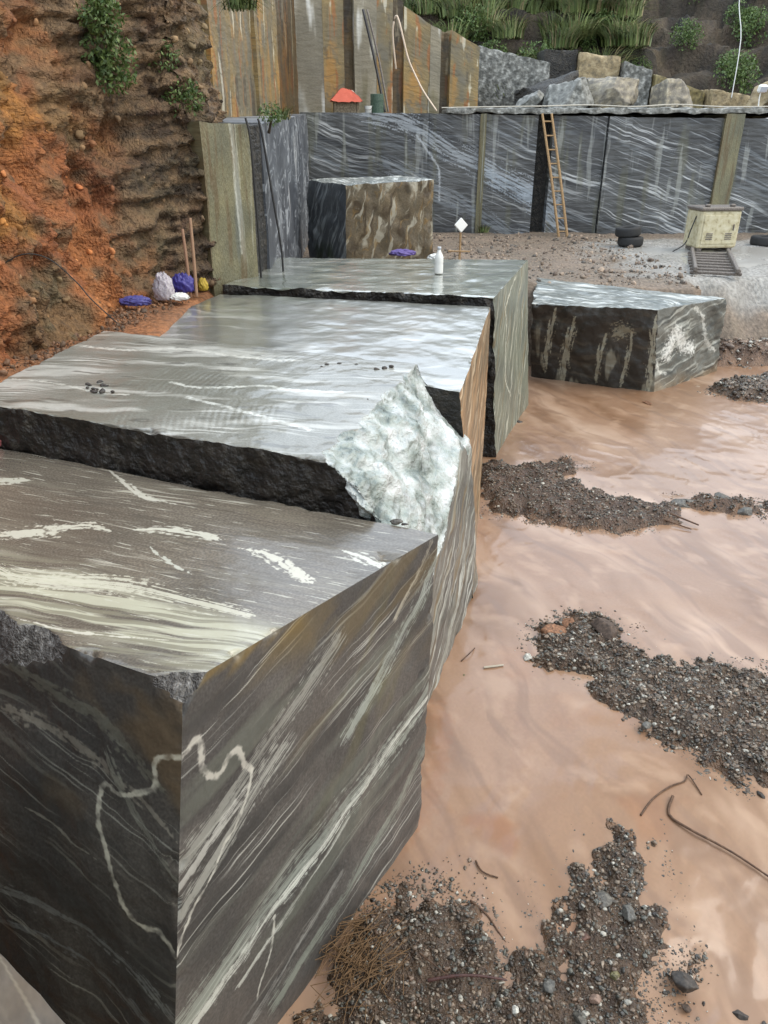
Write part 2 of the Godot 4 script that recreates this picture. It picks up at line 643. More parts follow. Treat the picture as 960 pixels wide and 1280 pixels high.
# ---------------------------------------------------------------- colours of the stone, drawn once for each sawn face
func paint_everything() -> void:
	var pale := rgb(176, 178, 166)
	var cream := rgb(200, 196, 176)
	var green := rgb(122, 130, 112)
	# near block, the face towards the water
	paint_spec("face_near", 780, 920, 1.64, 2.2, [rgb(88, 85, 81), rgb(70, 69, 67), 1.3], [
		{"f": [0.30, 4.0], "ang": -16.0, "lo": 0.0, "hi": 0.5, "c": rgb(58, 58, 57), "st": 0.65, "seed": 3},
		{"f": [0.30, 3.0], "ang": -17.0, "lo": 0.22, "hi": 0.5, "c": rgb(104, 108, 98), "st": 0.6, "seed": 4},
		{"f": [0.5, 30.0], "ang": -17.0, "lo": 0.16, "hi": 0.28, "c": rgb(170, 173, 164), "st": 0.75, "seed": 5, "band": [0.4, 3.0, 0.18, 0.5]},
		{"f": [0.8, 46.0], "ang": -18.0, "lo": 0.26, "hi": 0.36, "c": rgb(186, 187, 178), "st": 0.75, "seed": 6, "band": [0.5, 4.0, 0.12, 0.4]},
		{"f": [0.9, 6.0], "ang": -20.0, "lo": -0.25, "hi": 0.35, "c": rgb(122, 100, 56), "st": 0.7, "seed": 7, "box": [-0.3, -0.3, 0.42, 0.055, 0.07]},
		{"f": [0.9, 4.0], "ang": -24.0, "lo": -0.1, "hi": 0.45, "c": rgb(104, 90, 64), "st": 0.6, "seed": 8, "box": [0.40, -0.3, 1.3, 0.24, 0.16]},
		{"f": [1.0, 4.0], "ang": -60.0, "lo": 0.0, "hi": 0.5, "c": rgb(98, 94, 66), "st": 0.45, "seed": 9, "box": [0.50, 0.05, 0.85, 0.45, 0.2]},
	], [
		{"p": [0.0, 0.66, 0.16, 0.625, 0.310, 0.588, 0.45, 0.56, 0.593, 0.524, 0.855, 0.470, 1.018, 0.389], "w": 0.15, "c": rgb(150, 157, 147), "st": 0.75, "j": 0.6, "fil": 9.0},
		{"p": [0.0, 0.69, 0.2, 0.645, 0.33, 0.602, 0.495, 0.572, 0.738, 0.498, 1.0, 0.43], "w": 0.055, "c": rgb(198, 201, 192), "st": 0.9, "j": 0.6, "fil": 12.0},
		{"p": [0.20, 0.70, 0.35, 0.655, 0.50, 0.61, 0.62, 0.565], "w": 0.03, "c": rgb(190, 193, 184), "st": 0.85, "j": 0.6, "fil": 14.0},
		{"p": [0.014, 0.316, 0.184, 0.255, 0.376, 0.175, 0.528, 0.096], "w": 0.10, "c": rgb(158, 159, 150), "st": 0.7, "j": 0.6, "fil": 10.0},
		{"p": [0.0, 0.42, 0.12, 0.36, 0.25, 0.29, 0.33, 0.25], "w": 0.11, "c": rgb(170, 171, 162), "st": 0.75, "j": 0.6, "fil": 11.0},
		{"p": [0.0, 0.36, 0.10, 0.315, 0.2, 0.28], "w": 0.05, "c": rgb(184, 184, 176), "st": 0.8, "j": 0.6, "fil": 12.0},
		{"p": [0.336, 0.850, 0.611, 0.777, 0.875, 0.669, 1.016, 0.554], "w": 0.09, "c": rgb(136, 143, 132), "st": 0.75, "j": 0.6, "fil": 10.0},
		{"p": [0.1, 0.87, 0.35, 0.80, 0.6, 0.70], "w": 0.045, "c": rgb(150, 150, 144), "st": 0.7, "j": 0.6, "fil": 12.0},
		{"p": [0.60, 0.34, 0.78, 0.24, 0.92, 0.14, 1.0, 0.06], "w": 0.09, "c": rgb(160, 167, 158), "st": 0.75, "j": 0.6, "fil": 10.0},
		{"p": [0.80, 0.14, 0.9, 0.07, 0.97, 0.01], "w": 0.03, "c": rgb(176, 170, 152), "st": 0.75, "j": 0.6, "fil": 12.0},
		{"p": [0.003, 0.121, 0.041, 0.105, 0.054, 0.128, 0.060, 0.164, 0.086, 0.193, 0.118, 0.201, 0.142, 0.181, 0.173, 0.182, 0.196, 0.220, 0.226, 0.245], "w": 0.036, "c": rgb(190, 187, 176), "j": 0.6},
		{"p": [0.226, 0.245, 0.217, 0.278, 0.174, 0.331, 0.137, 0.351, 0.117, 0.373, 0.094, 0.400, 0.054, 0.425, 0.015, 0.465, 0.0, 0.495], "w": 0.020, "c": rgb(196, 195, 184), "j": 0.9},
		{"p": [0.320, 0.624, 0.309, 0.704, 0.274, 0.757, 0.267, 0.792], "w": 0.016, "c": rgb(186, 186, 176), "j": 0.9},
	], 0.09, [0.03, 0.9])
	# near block, the face towards the standing place: same stone, its shade put into the darker colour
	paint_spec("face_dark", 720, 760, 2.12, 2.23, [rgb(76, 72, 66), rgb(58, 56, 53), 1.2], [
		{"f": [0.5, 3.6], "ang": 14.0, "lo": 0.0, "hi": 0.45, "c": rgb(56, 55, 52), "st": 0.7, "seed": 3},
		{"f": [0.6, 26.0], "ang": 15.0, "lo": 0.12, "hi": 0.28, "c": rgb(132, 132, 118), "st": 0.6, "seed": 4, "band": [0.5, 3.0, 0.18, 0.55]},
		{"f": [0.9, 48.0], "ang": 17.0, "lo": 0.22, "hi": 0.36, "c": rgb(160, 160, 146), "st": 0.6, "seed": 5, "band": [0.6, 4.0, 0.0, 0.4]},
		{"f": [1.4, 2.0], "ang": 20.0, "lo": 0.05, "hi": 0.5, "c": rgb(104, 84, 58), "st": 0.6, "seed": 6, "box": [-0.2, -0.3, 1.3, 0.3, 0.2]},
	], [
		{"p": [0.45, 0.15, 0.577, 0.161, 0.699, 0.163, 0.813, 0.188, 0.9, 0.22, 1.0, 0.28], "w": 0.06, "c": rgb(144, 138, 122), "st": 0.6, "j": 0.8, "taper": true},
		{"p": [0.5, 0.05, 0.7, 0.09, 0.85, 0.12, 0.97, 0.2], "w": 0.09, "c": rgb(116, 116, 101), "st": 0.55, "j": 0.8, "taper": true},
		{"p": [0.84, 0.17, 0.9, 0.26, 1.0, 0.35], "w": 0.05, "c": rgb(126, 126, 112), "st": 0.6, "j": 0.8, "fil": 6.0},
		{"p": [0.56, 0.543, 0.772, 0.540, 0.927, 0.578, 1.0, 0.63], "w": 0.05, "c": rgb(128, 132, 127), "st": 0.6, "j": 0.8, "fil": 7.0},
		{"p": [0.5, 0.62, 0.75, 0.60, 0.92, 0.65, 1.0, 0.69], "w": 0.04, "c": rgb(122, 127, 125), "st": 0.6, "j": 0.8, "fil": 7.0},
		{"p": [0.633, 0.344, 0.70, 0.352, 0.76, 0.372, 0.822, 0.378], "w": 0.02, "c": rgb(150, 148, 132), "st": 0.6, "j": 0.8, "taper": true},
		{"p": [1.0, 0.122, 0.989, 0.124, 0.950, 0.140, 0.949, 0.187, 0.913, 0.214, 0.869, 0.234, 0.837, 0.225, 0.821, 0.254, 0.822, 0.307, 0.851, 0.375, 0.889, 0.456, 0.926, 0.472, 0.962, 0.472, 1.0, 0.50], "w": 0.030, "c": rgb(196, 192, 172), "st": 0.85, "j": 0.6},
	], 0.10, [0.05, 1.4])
	# near block, its top
	paint_spec("top_near", 1060, 600, 2.84, 1.6, [rgb(114, 106, 94), rgb(98, 92, 82), 0.9], [
		{"f": [0.7, 5.0], "ang": -8.0, "lo": 0.0, "hi": 0.5, "c": rgb(124, 118, 104), "st": 0.5, "seed": 3},
		{"f": [1.2, 30.0], "ang": -6.0, "lo": 0.0, "hi": 0.5, "c": rgb(84, 78, 70), "st": 0.5, "seed": 4},
		{"f": [0.7, 11.0], "ang": -11.0, "lo": -0.30, "hi": 0.05, "c": rgb(184, 182, 160), "st": 0.9, "seed": 5, "box": [0.28, 0.70, 1.3, 0.93, 0.08]},
		{"f": [0.9, 26.0], "ang": -12.0, "lo": 0.0, "hi": 0.25, "c": rgb(128, 124, 106), "st": 0.8, "seed": 6, "box": [0.28, 0.68, 1.3, 1.2, 0.10]},
		{"f": [1.6, 34.0], "ang": -10.0, "lo": 0.05, "hi": 0.35, "c": rgb(200, 197, 180), "st": 0.7, "seed": 8, "band": [0.9, 3.0, 0.22, 0.5]},
		{"f": [3.0, 40.0], "ang": -5.0, "lo": 0.42, "hi": 0.52, "c": rgb(190, 188, 172), "st": 0.7, "seed": 9},
	], [
		{"p": [0.445, 0.005, 0.470, 0.05, 0.491, 0.079, 0.525, 0.13, 0.560, 0.162, 0.618, 0.163], "w": 0.055, "c": rgb(200, 197, 182), "j": 0.8, "taper": true},
		{"p": [0.602, 0.390, 0.647, 0.349, 0.701, 0.331, 0.749, 0.329], "w": 0.10, "c": rgb(204, 202, 186), "j": 0.8, "taper": true},
		{"p": [0.30, 0.66, 0.383, 0.614, 0.447, 0.537, 0.515, 0.434, 0.571, 0.429], "w": 0.12, "c": rgb(200, 197, 180), "j": 0.9, "taper": true},
		{"p": [0.788, 0.353, 0.837, 0.354, 0.895, 0.402, 0.952, 0.453], "w": 0.09, "c": rgb(202, 199, 182), "j": 1.2, "taper": true},
		{"p": [0.18, 0.33, 0.270, 0.276, 0.326, 0.214], "w": 0.13, "c": rgb(196, 194, 178), "j": 0.9, "taper": true},
		{"p": [0.66, 0.46, 0.684, 0.495, 0.737, 0.532, 0.776, 0.552], "w": 0.035, "c": rgb(190, 190, 176), "j": 1.4, "taper": true},
		{"p": [0.92, 0.23, 0.96, 0.25, 0.998, 0.278], "w": 0.09, "c": rgb(204, 204, 190), "j": 1.0, "taper": true},
		{"p": [0.42, 0.76, 0.534, 0.79, 0.683, 0.70, 0.801, 0.68, 0.946, 0.67], "w": 0.13, "c": rgb(196, 193, 174), "st": 0.85, "j": 0.8, "fil": 8.0, "taper": true},
		{"p": [0.60, 0.96, 0.752, 0.93, 0.887, 0.86], "w": 0.02, "c": rgb(210, 206, 190), "st": 0.8, "j": 0.8, "taper": true},
	], 0.10, [0.04, 1.0])
	# second block, its top
	paint_spec("top_second", 1050, 620, 3.04, 1.76, [rgb(118, 118, 108), rgb(134, 134, 126), 0.8], [
		{"f": [0.7, 4.0], "ang": -18.0, "lo": 0.0, "hi": 0.5, "c": rgb(112, 112, 102), "st": 0.8, "seed": 2, "box": [-0.3, 0.2, 0.55, 1.3, 0.3]},
		{"f": [0.6, 4.0], "ang": -14.0, "lo": 0.08, "hi": 0.45, "c": rgb(196, 196, 188), "st": 0.75, "seed": 3},
		{"f": [1.0, 40.0], "ang": -12.0, "lo": 0.0, "hi": 0.35, "c": rgb(210, 211, 204), "st": 0.75, "seed": 4, "band": [0.6, 3.0, 0.05, 0.45]},
		{"f": [1.8, 9.0], "ang": -15.0, "lo": 0.38, "hi": 0.52, "c": rgb(84, 84, 78), "st": 0.6, "seed": 5},
	], [
		{"p": [-0.05, 0.25, 0.137, 0.249, 0.293, 0.147, 0.455, 0.170, 0.6, 0.13], "w": 0.06, "c": rgb(206, 206, 196), "j": 0.8},
		{"p": [0.375, 0.555, 0.450, 0.574, 0.580, 0.469, 0.638, 0.479, 0.75, 0.43], "w": 0.045, "c": rgb(208, 210, 200), "j": 0.8},
		{"p": [0.449, 0.676, 0.582, 0.732, 0.657, 0.761, 0.74, 0.80], "w": 0.05, "c": rgb(204, 206, 198), "j": 0.8},
		{"p": [0.02, 0.74, 0.1, 0.72, 0.178, 0.736, 0.25, 0.75, 0.321, 0.735], "w": 0.03, "c": rgb(198, 198, 188), "j": 1.0},
	], 0.06, [0.06, 1.0])
	paint_spec("top_third", 1000, 880, 2.96, 2.62, [rgb(116, 117, 109), rgb(132, 133, 126), 0.8], [
		{"f": [0.6, 3.4], "ang": -8.0, "lo": 0.12, "hi": 0.5, "c": rgb(192, 193, 187), "st": 0.7, "seed": 3, "wm": 2.5},
		{"f": [1.0, 8.0], "ang": -6.0, "lo": 0.2, "hi": 0.5, "c": rgb(116, 118, 112), "st": 0.65, "seed": 4},
		{"f": [0.8, 5.0], "ang": -10.0, "lo": -0.1, "hi": 0.35, "c": rgb(118, 122, 108), "st": 0.7, "seed": 5, "box": [-0.3, -0.3, 0.5, 0.45, 0.3]},
		{"f": [1.2, 40.0], "ang": -10.0, "lo": 0.0, "hi": 0.4, "c": rgb(128, 130, 124), "st": 0.6, "seed": 6, "band": [0.5, 2.4, 0.05, 0.45]},
	], [], 0.06, [0.08, 1.0])
	paint_spec("top_fourth", 700, 500, 3.1, 2.3, [rgb(112, 118, 106), rgb(130, 133, 124), 0.9], [
		{"f": [0.6, 4.0], "ang": -4.0, "lo": 0.05, "hi": 0.45, "c": rgb(190, 192, 184), "st": 0.7, "seed": 3},
		{"f": [0.9, 8.0], "ang": -6.0, "lo": 0.15, "hi": 0.5, "c": rgb(98, 100, 88), "st": 0.6, "seed": 4},
	], [], 0.06, [0.06, 1.0])
	# the faces that follow along the water
	paint_spec("face_second", 620, 740, 2.03, 2.45, [rgb(112, 112, 104), rgb(92, 92, 88), 1.4], [
		{"f": [0.5, 7.0], "ang": -34.0, "lo": 0.05, "hi": 0.45, "c": rgb(160, 164, 154), "st": 0.8, "seed": 3},
		{"f": [0.6, 16.0], "ang": -36.0, "lo": 0.15, "hi": 0.45, "c": rgb(196, 200, 192), "st": 0.8, "seed": 4},
		{"f": [0.6, 10.0], "ang": -34.0, "lo": 0.2, "hi": 0.5, "c": rgb(66, 66, 62), "st": 0.7, "seed": 5},
		{"f": [0.8, 5.0], "ang": -40.0, "lo": 0.2, "hi": 0.5, "c": rgb(122, 100, 66), "st": 0.5, "seed": 6},
	], [], 0.05, [0.05, 1.6])
	paint_spec("face_third", 620, 600, 2.7, 2.16, [rgb(140, 112, 82), rgb(120, 102, 80), 1.2], [
		{"f": [0.4, 5.0], "ang": -24.0, "lo": 0.0, "hi": 0.45, "c": rgb(172, 140, 104), "st": 0.8, "seed": 3},
		{"f": [0.5, 11.0], "ang": -24.0, "lo": 0.15, "hi": 0.45, "c": rgb(206, 190, 162), "st": 0.75, "seed": 4},
		{"f": [0.6, 9.0], "ang": -26.0, "lo": 0.15, "hi": 0.5, "c": rgb(88, 80, 64), "st": 0.75, "seed": 5},
	], [], 0.05, [0.05, 1.4])
	paint_spec("face_fourth", 560, 560, 2.27, 2.23, [rgb(116, 120, 106), rgb(100, 104, 94), 1.2], [
		{"f": [0.6, 6.0], "ang": -52.0, "lo": 0.0, "hi": 0.5, "c": rgb(140, 142, 126), "st": 0.7, "seed": 3},
		{"f": [0.8, 18.0], "ang": -54.0, "lo": 0.25, "hi": 0.5, "c": rgb(190, 190, 174), "st": 0.8, "seed": 4},
		{"f": [0.8, 9.0], "ang": -50.0, "lo": 0.25, "hi": 0.5, "c": rgb(126, 108, 76), "st": 0.5, "seed": 6},
	], [
		{"p": [0.579, 0.013, 0.40, 0.06, 0.272, 0.111, 0.294, 0.177, 0.28, 0.32, 0.273, 0.467, 0.4, 0.62], "w": 0.035, "c": rgb(204, 204, 188), "j": 0.8},
		{"p": [0.75, 0.05, 0.6, 0.25, 0.62, 0.5, 0.7, 0.7], "w": 0.025, "c": rgb(186, 184, 166), "j": 1.0},
	], 0.05, [0.05, 1.6])
	# the block that stands in the mud
	paint_spec("far_front", 460, 400, 1.76, 1.51, [rgb(50, 47, 41), rgb(36, 35, 31), 2.0], [
		{"f": [1.0, 5.0], "ang": 4.0, "lo": 0.1, "hi": 0.5, "c": rgb(76, 70, 58), "st": 0.6, "seed": 3},
		{"f": [2.6, 0.7], "ang": 0.0, "lo": 0.22, "hi": 0.46, "c": rgb(136, 132, 114), "st": 0.7, "seed": 4, "box": [-0.2, 0.22, 1.2, 0.95, 0.15]},
	], [
		{"p": [0.20, 0.02, 0.16, 0.25, 0.13, 0.5, 0.12, 0.75], "w": 0.12, "c": rgb(150, 146, 126), "st": 0.8, "j": 0.6, "taper": true},
		{"p": [0.36, 0.10, 0.31, 0.34, 0.28, 0.55, 0.27, 0.85], "w": 0.17, "c": rgb(150, 146, 126), "st": 0.8, "j": 0.6, "taper": true},
		{"p": [0.61, 0.25, 0.57, 0.46, 0.54, 0.80], "w": 0.11, "c": rgb(146, 142, 122), "st": 0.8, "j": 0.6, "taper": true},
		{"p": [0.68, 0.26, 0.74, 0.22, 0.80, 0.24], "w": 0.24, "c": rgb(140, 134, 112), "st": 0.7, "j": 0.8, "taper": true},
		{"p": [0.81, 0.22, 0.78, 0.5, 0.73, 0.82], "w": 0.09, "c": rgb(146, 142, 122), "st": 0.8, "j": 0.6, "taper": true},
		{"p": [0.99, 0.05, 0.97, 0.35, 0.95, 0.86], "w": 0.13, "c": rgb(152, 148, 128), "st": 0.8, "j": 0.6, "taper": true},
	], 0.07, [0.06, 2.0])
	paint_spec("far_side", 420, 400, 1.62, 1.49, [rgb(112, 112, 104), rgb(90, 92, 86), 1.5], [
		{"f": [0.7, 6.0], "ang": -14.0, "lo": 0.05, "hi": 0.45, "c": rgb(66, 68, 64), "st": 0.8, "seed": 3},
		{"f": [0.9, 9.0], "ang": -16.0, "lo": 0.1, "hi": 0.45, "c": rgb(176, 178, 168), "st": 0.8, "seed": 4},
		{"f": [1.5, 1.5], "ang": 0.0, "lo": -0.2, "hi": 0.3, "c": rgb(140, 118, 90), "st": 0.6, "seed": 5, "box": [-0.2, 0.72, 1.2, 1.3, 0.15]},
	], [
		{"p": [0.15, 0.46, 0.27, 0.26, 0.36, 0.38, 0.52, 0.46], "w": 0.26, "c": rgb(222, 222, 214), "st": 0.9, "j": 0.9},
		{"p": [0.55, 0.05, 0.68, 0.18, 0.72, 0.4, 0.9, 0.55], "w": 0.09, "c": rgb(206, 206, 196), "st": 0.8, "j": 1.1},
		{"p": [0.02, 0.5, 0.06, 0.62, 0.16, 0.66], "w": 0.06, "c": rgb(214, 214, 204), "st": 0.8, "j": 1.0},
	], 0.06, [0.06, 1.6])
	paint_spec("far_top", 560, 400, 3.0, 2.0, [rgb(116, 118, 112), rgb(98, 102, 97), 1.0], [
		{"f": [0.7, 4.0], "ang": 6.0, "lo": 0.0, "hi": 0.4, "c": rgb(200, 202, 196), "st": 0.85, "seed": 3},
		{"f": [0.8, 7.0], "ang": 4.0, "lo": 0.1, "hi": 0.45, "c": rgb(76, 82, 78), "st": 0.75, "seed": 4},
		{"f": [1.6, 16.0], "ang": 8.0, "lo": 0.25, "hi": 0.5, "c": rgb(216, 218, 212), "st": 0.7, "seed": 5},
	], [], 0.07, [0.15, 0.8])
	# the long sawn wall behind
	paint_spec("wall_back", 1560, 380, 12.0, 2.7, [rgb(82, 83, 82), rgb(62, 63, 63), 0.6], [
		{"f": [0.22, 2.2], "ang": 14.0, "lo": 0.0, "hi": 0.5, "c": rgb(54, 56, 58), "st": 0.8, "seed": 3},
		{"f": [0.5, 14.0], "ang": 16.0, "lo": -0.05, "hi": 0.35, "c": rgb(120, 126, 130), "st": 0.75, "seed": 4, "band": [0.16, 1.4, 0.05, 0.45]},
		{"f": [0.35, 13.0], "ang": 17.0, "lo": 0.14, "hi": 0.34, "c": rgb(190, 192, 190), "st": 0.9, "seed": 5, "band": [0.15, 0.8, -0.05, 0.35], "wm": 3.0},
		{"f": [0.5, 24.0], "ang": 19.0, "lo": 0.34, "hi": 0.5, "c": rgb(160, 164, 166), "st": 0.7, "seed": 6},
		{"f": [2.0, 0.3], "ang": 0.0, "lo": 0.15, "hi": 0.5, "c": rgb(92, 92, 76), "st": 0.6, "seed": 7},
		{"f": [4.0, 0.4], "ang": 0.0, "lo": 0.28, "hi": 0.5, "c": rgb(150, 152, 146), "st": 0.6, "seed": 8},
		{"f": [0.8, 0.8], "ang": 0.0, "lo": 0.1, "hi": 0.5, "c": rgb(112, 116, 114), "st": 0.4, "seed": 9, "box": [0.7, 0.3, 1.2, 1.2, 0.2]},
	], [
		{"p": [0.22, 0.15, 0.25, 0.3, 0.265, 0.4, 0.267, 0.62], "w": 0.06, "c": rgb(182, 186, 188), "j": 0.8, "st": 0.8},
		{"p": [0.12, 0.0, 0.20, 0.07, 0.30, 0.28, 0.36, 0.38, 0.5, 0.62], "w": 0.34, "c": rgb(160, 166, 170), "j": 0.6, "st": 0.8, "fil": 2.2},
		{"p": [0.36, 0.42, 0.46, 0.62, 0.5, 0.75], "w": 0.40, "c": rgb(152, 162, 170), "j": 0.6, "st": 0.8, "fil": 2.2},
		{"p": [0.16, 0.35, 0.3, 0.6, 0.42, 0.9], "w": 0.30, "c": rgb(120, 126, 130), "j": 0.6, "st": 0.7, "fil": 2.2},
	], 0.08, [0.05, 0.5])
	# rust and algae in vertical runs on the old faces above
	paint_spec("wall_rust", 900, 420, 8.0, 2.6, [rgb(142, 120, 76), rgb(112, 100, 72), 1.2], [
		{"f": [0.9, 0.25], "ang": 0.0, "lo": -0.1, "hi": 0.4, "c": rgb(100, 96, 82), "st": 0.75, "seed": 3, "wm": 3.0},
		{"f": [1.3, 0.4], "ang": 0.0, "lo": 0.0, "hi": 0.45, "c": rgb(166, 122, 60), "st": 0.75, "seed": 4, "wm": 3.0},
		{"f": [1.8, 1.4], "ang": 0.0, "lo": 0.0, "hi": 0.5, "c": rgb(106, 102, 90), "st": 0.65, "seed": 7},
		{"f": [2.0, 0.35], "ang": 0.0, "lo": 0.15, "hi": 0.45, "c": rgb(62, 54, 42), "st": 0.7, "seed": 5, "wm": 3.0},
		{"f": [4.0, 0.6], "ang": 0.0, "lo": 0.28, "hi": 0.5, "c": rgb(150, 88, 42), "st": 0.6, "seed": 9, "wm": 2.0},
		{"f": [3.0, 0.45], "ang": 0.0, "lo": 0.32, "hi": 0.5, "c": rgb(204, 200, 182), "st": 0.7, "seed": 6, "wm": 2.0},
		{"f": [0.5, 9.0], "ang": 3.0, "lo": 0.36, "hi": 0.5, "c": rgb(84, 78, 64), "st": 0.5, "seed": 10},
	], [], 0.12, [0.15, 1.8])
	paint_spec("wall_lime", 460, 460, 2.4, 2.6, [rgb(134, 126, 106), rgb(112, 106, 90), 0.8], [
		{"f": [3.0, 0.25], "ang": 0.0, "lo": 0.0, "hi": 0.4, "c": rgb(190, 190, 184), "st": 0.8, "seed": 3},
		{"f": [6.0, 0.3], "ang": 0.0, "lo": 0.2, "hi": 0.5, "c": rgb(222, 222, 216), "st": 0.8, "seed": 4},
		{"f": [4.0, 0.25], "ang": 0.0, "lo": 0.2, "hi": 0.5, "c": rgb(96, 88, 58), "st": 0.6, "seed": 5},
	], [], 0.06, [0.05, 1.0])
	paint_spec("wall_left", 620, 420, 4.0, 2.4, [rgb(84, 88, 94), rgb(66, 70, 76), 0.9], [
		{"f": [0.7, 3.0], "ang": 12.0, "lo": 0.02, "hi": 0.5, "c": rgb(124, 130, 136), "st": 0.7, "seed": 3, "wm": 4.0},
		{"f": [1.2, 7.0], "ang": 20.0, "lo": 0.14, "hi": 0.48, "c": rgb(172, 178, 182), "st": 0.75, "seed": 4, "wm": 5.0},
		{"f": [5.0, 0.4], "ang": 0.0, "lo": 0.28, "hi": 0.5, "c": rgb(206, 208, 206), "st": 0.6, "seed": 5, "box": [-0.2, -0.3, 1.2, 0.5, 0.3]},
	], [], 0.05, [0.16, 1.2])
	paint_spec("wall_moss", 320, 520, 0.8, 1.8, [rgb(124, 118, 88), rgb(100, 98, 78), 1.6], [
		{"f": [3.0, 0.6], "ang": 0.0, "lo": -0.1, "hi": 0.4, "c": rgb(92, 96, 90), "st": 0.8, "seed": 3, "box": [0.5, -0.3, 1.4, 1.4, 0.25]},
		{"f": [6.0, 0.7], "ang": 0.0, "lo": 0.1, "hi": 0.5, "c": rgb(96, 80, 54), "st": 0.7, "seed": 4},
		{"f": [5.0, 0.5], "ang": 0.0, "lo": 0.15, "hi": 0.5, "c": rgb(164, 164, 152), "st": 0.6, "seed": 5, "box": [0.45, -0.3, 1.4, 0.7, 0.25]},
	], [
		{"p": [0.60, 0.0, 0.61, 0.15, 0.615, 0.35, 0.64, 0.62], "w": 0.045, "c": rgb(210, 210, 200), "st": 0.5, "j": 0.4},
		{"p": [0.72, 0.0, 0.73, 0.12, 0.74, 0.3], "w": 0.03, "c": rgb(206, 206, 196), "st": 0.4, "j": 0.4},
	], 0.09, [0.03, 2.0])
	paint_spec("niche_brown", 420, 300, 1.65, 1.15, [rgb(132, 116, 90), rgb(106, 94, 74), 2.2], [
		{"f": [1.6, 4.5], "ang": -68.0, "lo": 0.0, "hi": 0.4, "c": rgb(78, 64, 46), "st": 0.75, "seed": 3, "wm": 2.0},
		{"f": [2.0, 7.0], "ang": -66.0, "lo": 0.1, "hi": 0.4, "c": rgb(198, 190, 168), "st": 0.8, "seed": 4, "wm": 2.0},
		{"f": [2.5, 12.0], "ang": -64.0, "lo": 0.25, "hi": 0.5, "c": rgb(150, 118, 70), "st": 0.6, "seed": 5, "wm": 2.0},
		{"f": [5.0, 5.0], "ang": 0.0, "lo": 0.1, "hi": 0.5, "c": rgb(88, 80, 64), "st": 0.5, "seed": 6},
	], [], 0.14, [0.06, 2.6])
	paint_spec("niche_grey", 300, 300, 1.2, 1.15, [rgb(78, 82, 84), rgb(62, 66, 70), 1.4], [
		{"f": [0.8, 7.0], "ang": -56.0, "lo": 0.08, "hi": 0.45, "c": rgb(140, 146, 146), "st": 0.75, "seed": 3},
		{"f": [1.0, 18.0], "ang": -54.0, "lo": 0.25, "hi": 0.5, "c": rgb(182, 186, 186), "st": 0.6, "seed": 4},
		{"f": [2.0, 2.0], "ang": 0.0, "lo": -0.2, "hi": 0.3, "c": rgb(44, 54, 36), "st": 0.8, "seed": 5, "box": [0.2, 0.68, 0.65, 1.2, 0.15]},
	], [], 0.06, [0.05, 1.6])
	# mud in the water: eddies and streaks of silt
	paint_spec("silt", 700, 1000, 9.0, 14.0, [rgb(154, 122, 97), rgb(139, 107, 81), 0.3], [
		{"f": [0.30, 0.8], "ang": 62.0, "lo": -0.1, "hi": 0.6, "c": rgb(182, 154, 131), "st": 0.9, "seed": 3, "wm": 0.6},
		{"f": [0.35, 1.3], "ang": 74.0, "lo": 0.0, "hi": 0.6, "c": rgb(118, 86, 60), "st": 0.7, "seed": 4, "wm": 0.8},
		{"f": [0.5, 4.5], "ang": 68.0, "lo": 0.05, "hi": 0.45, "c": rgb(124, 96, 76), "st": 0.55, "seed": 5, "wm": 1.0},
		{"f": [2.0, 3.0], "ang": 40.0, "lo": 0.1, "hi": 0.6, "c": rgb(180, 150, 124), "st": 0.45, "seed": 6, "wm": 1.0},
		{"f": [1.2, 1.2], "ang": 0.0, "lo": 0.2, "hi": 0.5, "c": rgb(146, 90, 50), "st": 0.45, "seed": 7, "box": [-0.2, 0.6, 0.28, 1.2, 0.1]},
	], [
		{"p": [0.207, 0.609, 0.226, 0.618, 0.230, 0.632, 0.218, 0.653, 0.197, 0.668, 0.173, 0.676], "w": 0.14, "c": rgb(118, 84, 66), "st": 0.16, "j": 0.6},
		{"p": [0.256, 0.613, 0.258, 0.637, 0.243, 0.659, 0.219, 0.675, 0.192, 0.684, 0.163, 0.686], "w": 0.24, "c": rgb(120, 88, 70), "st": 0.14, "j": 0.6},
		{"p": [0.143, 0.681, 0.159, 0.668, 0.162, 0.664, 0.170, 0.645, 0.176, 0.628, 0.171, 0.616], "w": 0.16, "c": rgb(150, 84, 44), "st": 0.18, "j": 0.6},
		{"p": [0.300, 0.299, 0.415, 0.325, 0.571, 0.299], "w": 0.4, "c": rgb(126, 92, 70), "st": 0.10, "j": 0.8},
		{"p": [0.306, 0.475, 0.371, 0.504, 0.495, 0.485], "w": 0.2, "c": rgb(124, 90, 66), "st": 0.10, "j": 0.8},
		{"p": [0.259, 0.657, 0.293, 0.664, 0.314, 0.664, 0.332, 0.659], "w": 0.12, "c": rgb(112, 78, 54), "st": 0.16, "j": 0.8},
	], 0.02, [0.25, 0.5])
	painted.resize(specs.size())
	var crew := []
	for k in 4:
		var th := Thread.new()
		th.start(_paint_share.bind(k))
		crew.append(th)
	for th in crew: th.wait_to_finish()

func _paint_share(k: int) -> void:
	for i in specs.size():
		if i % 4 == k: _paint(i)

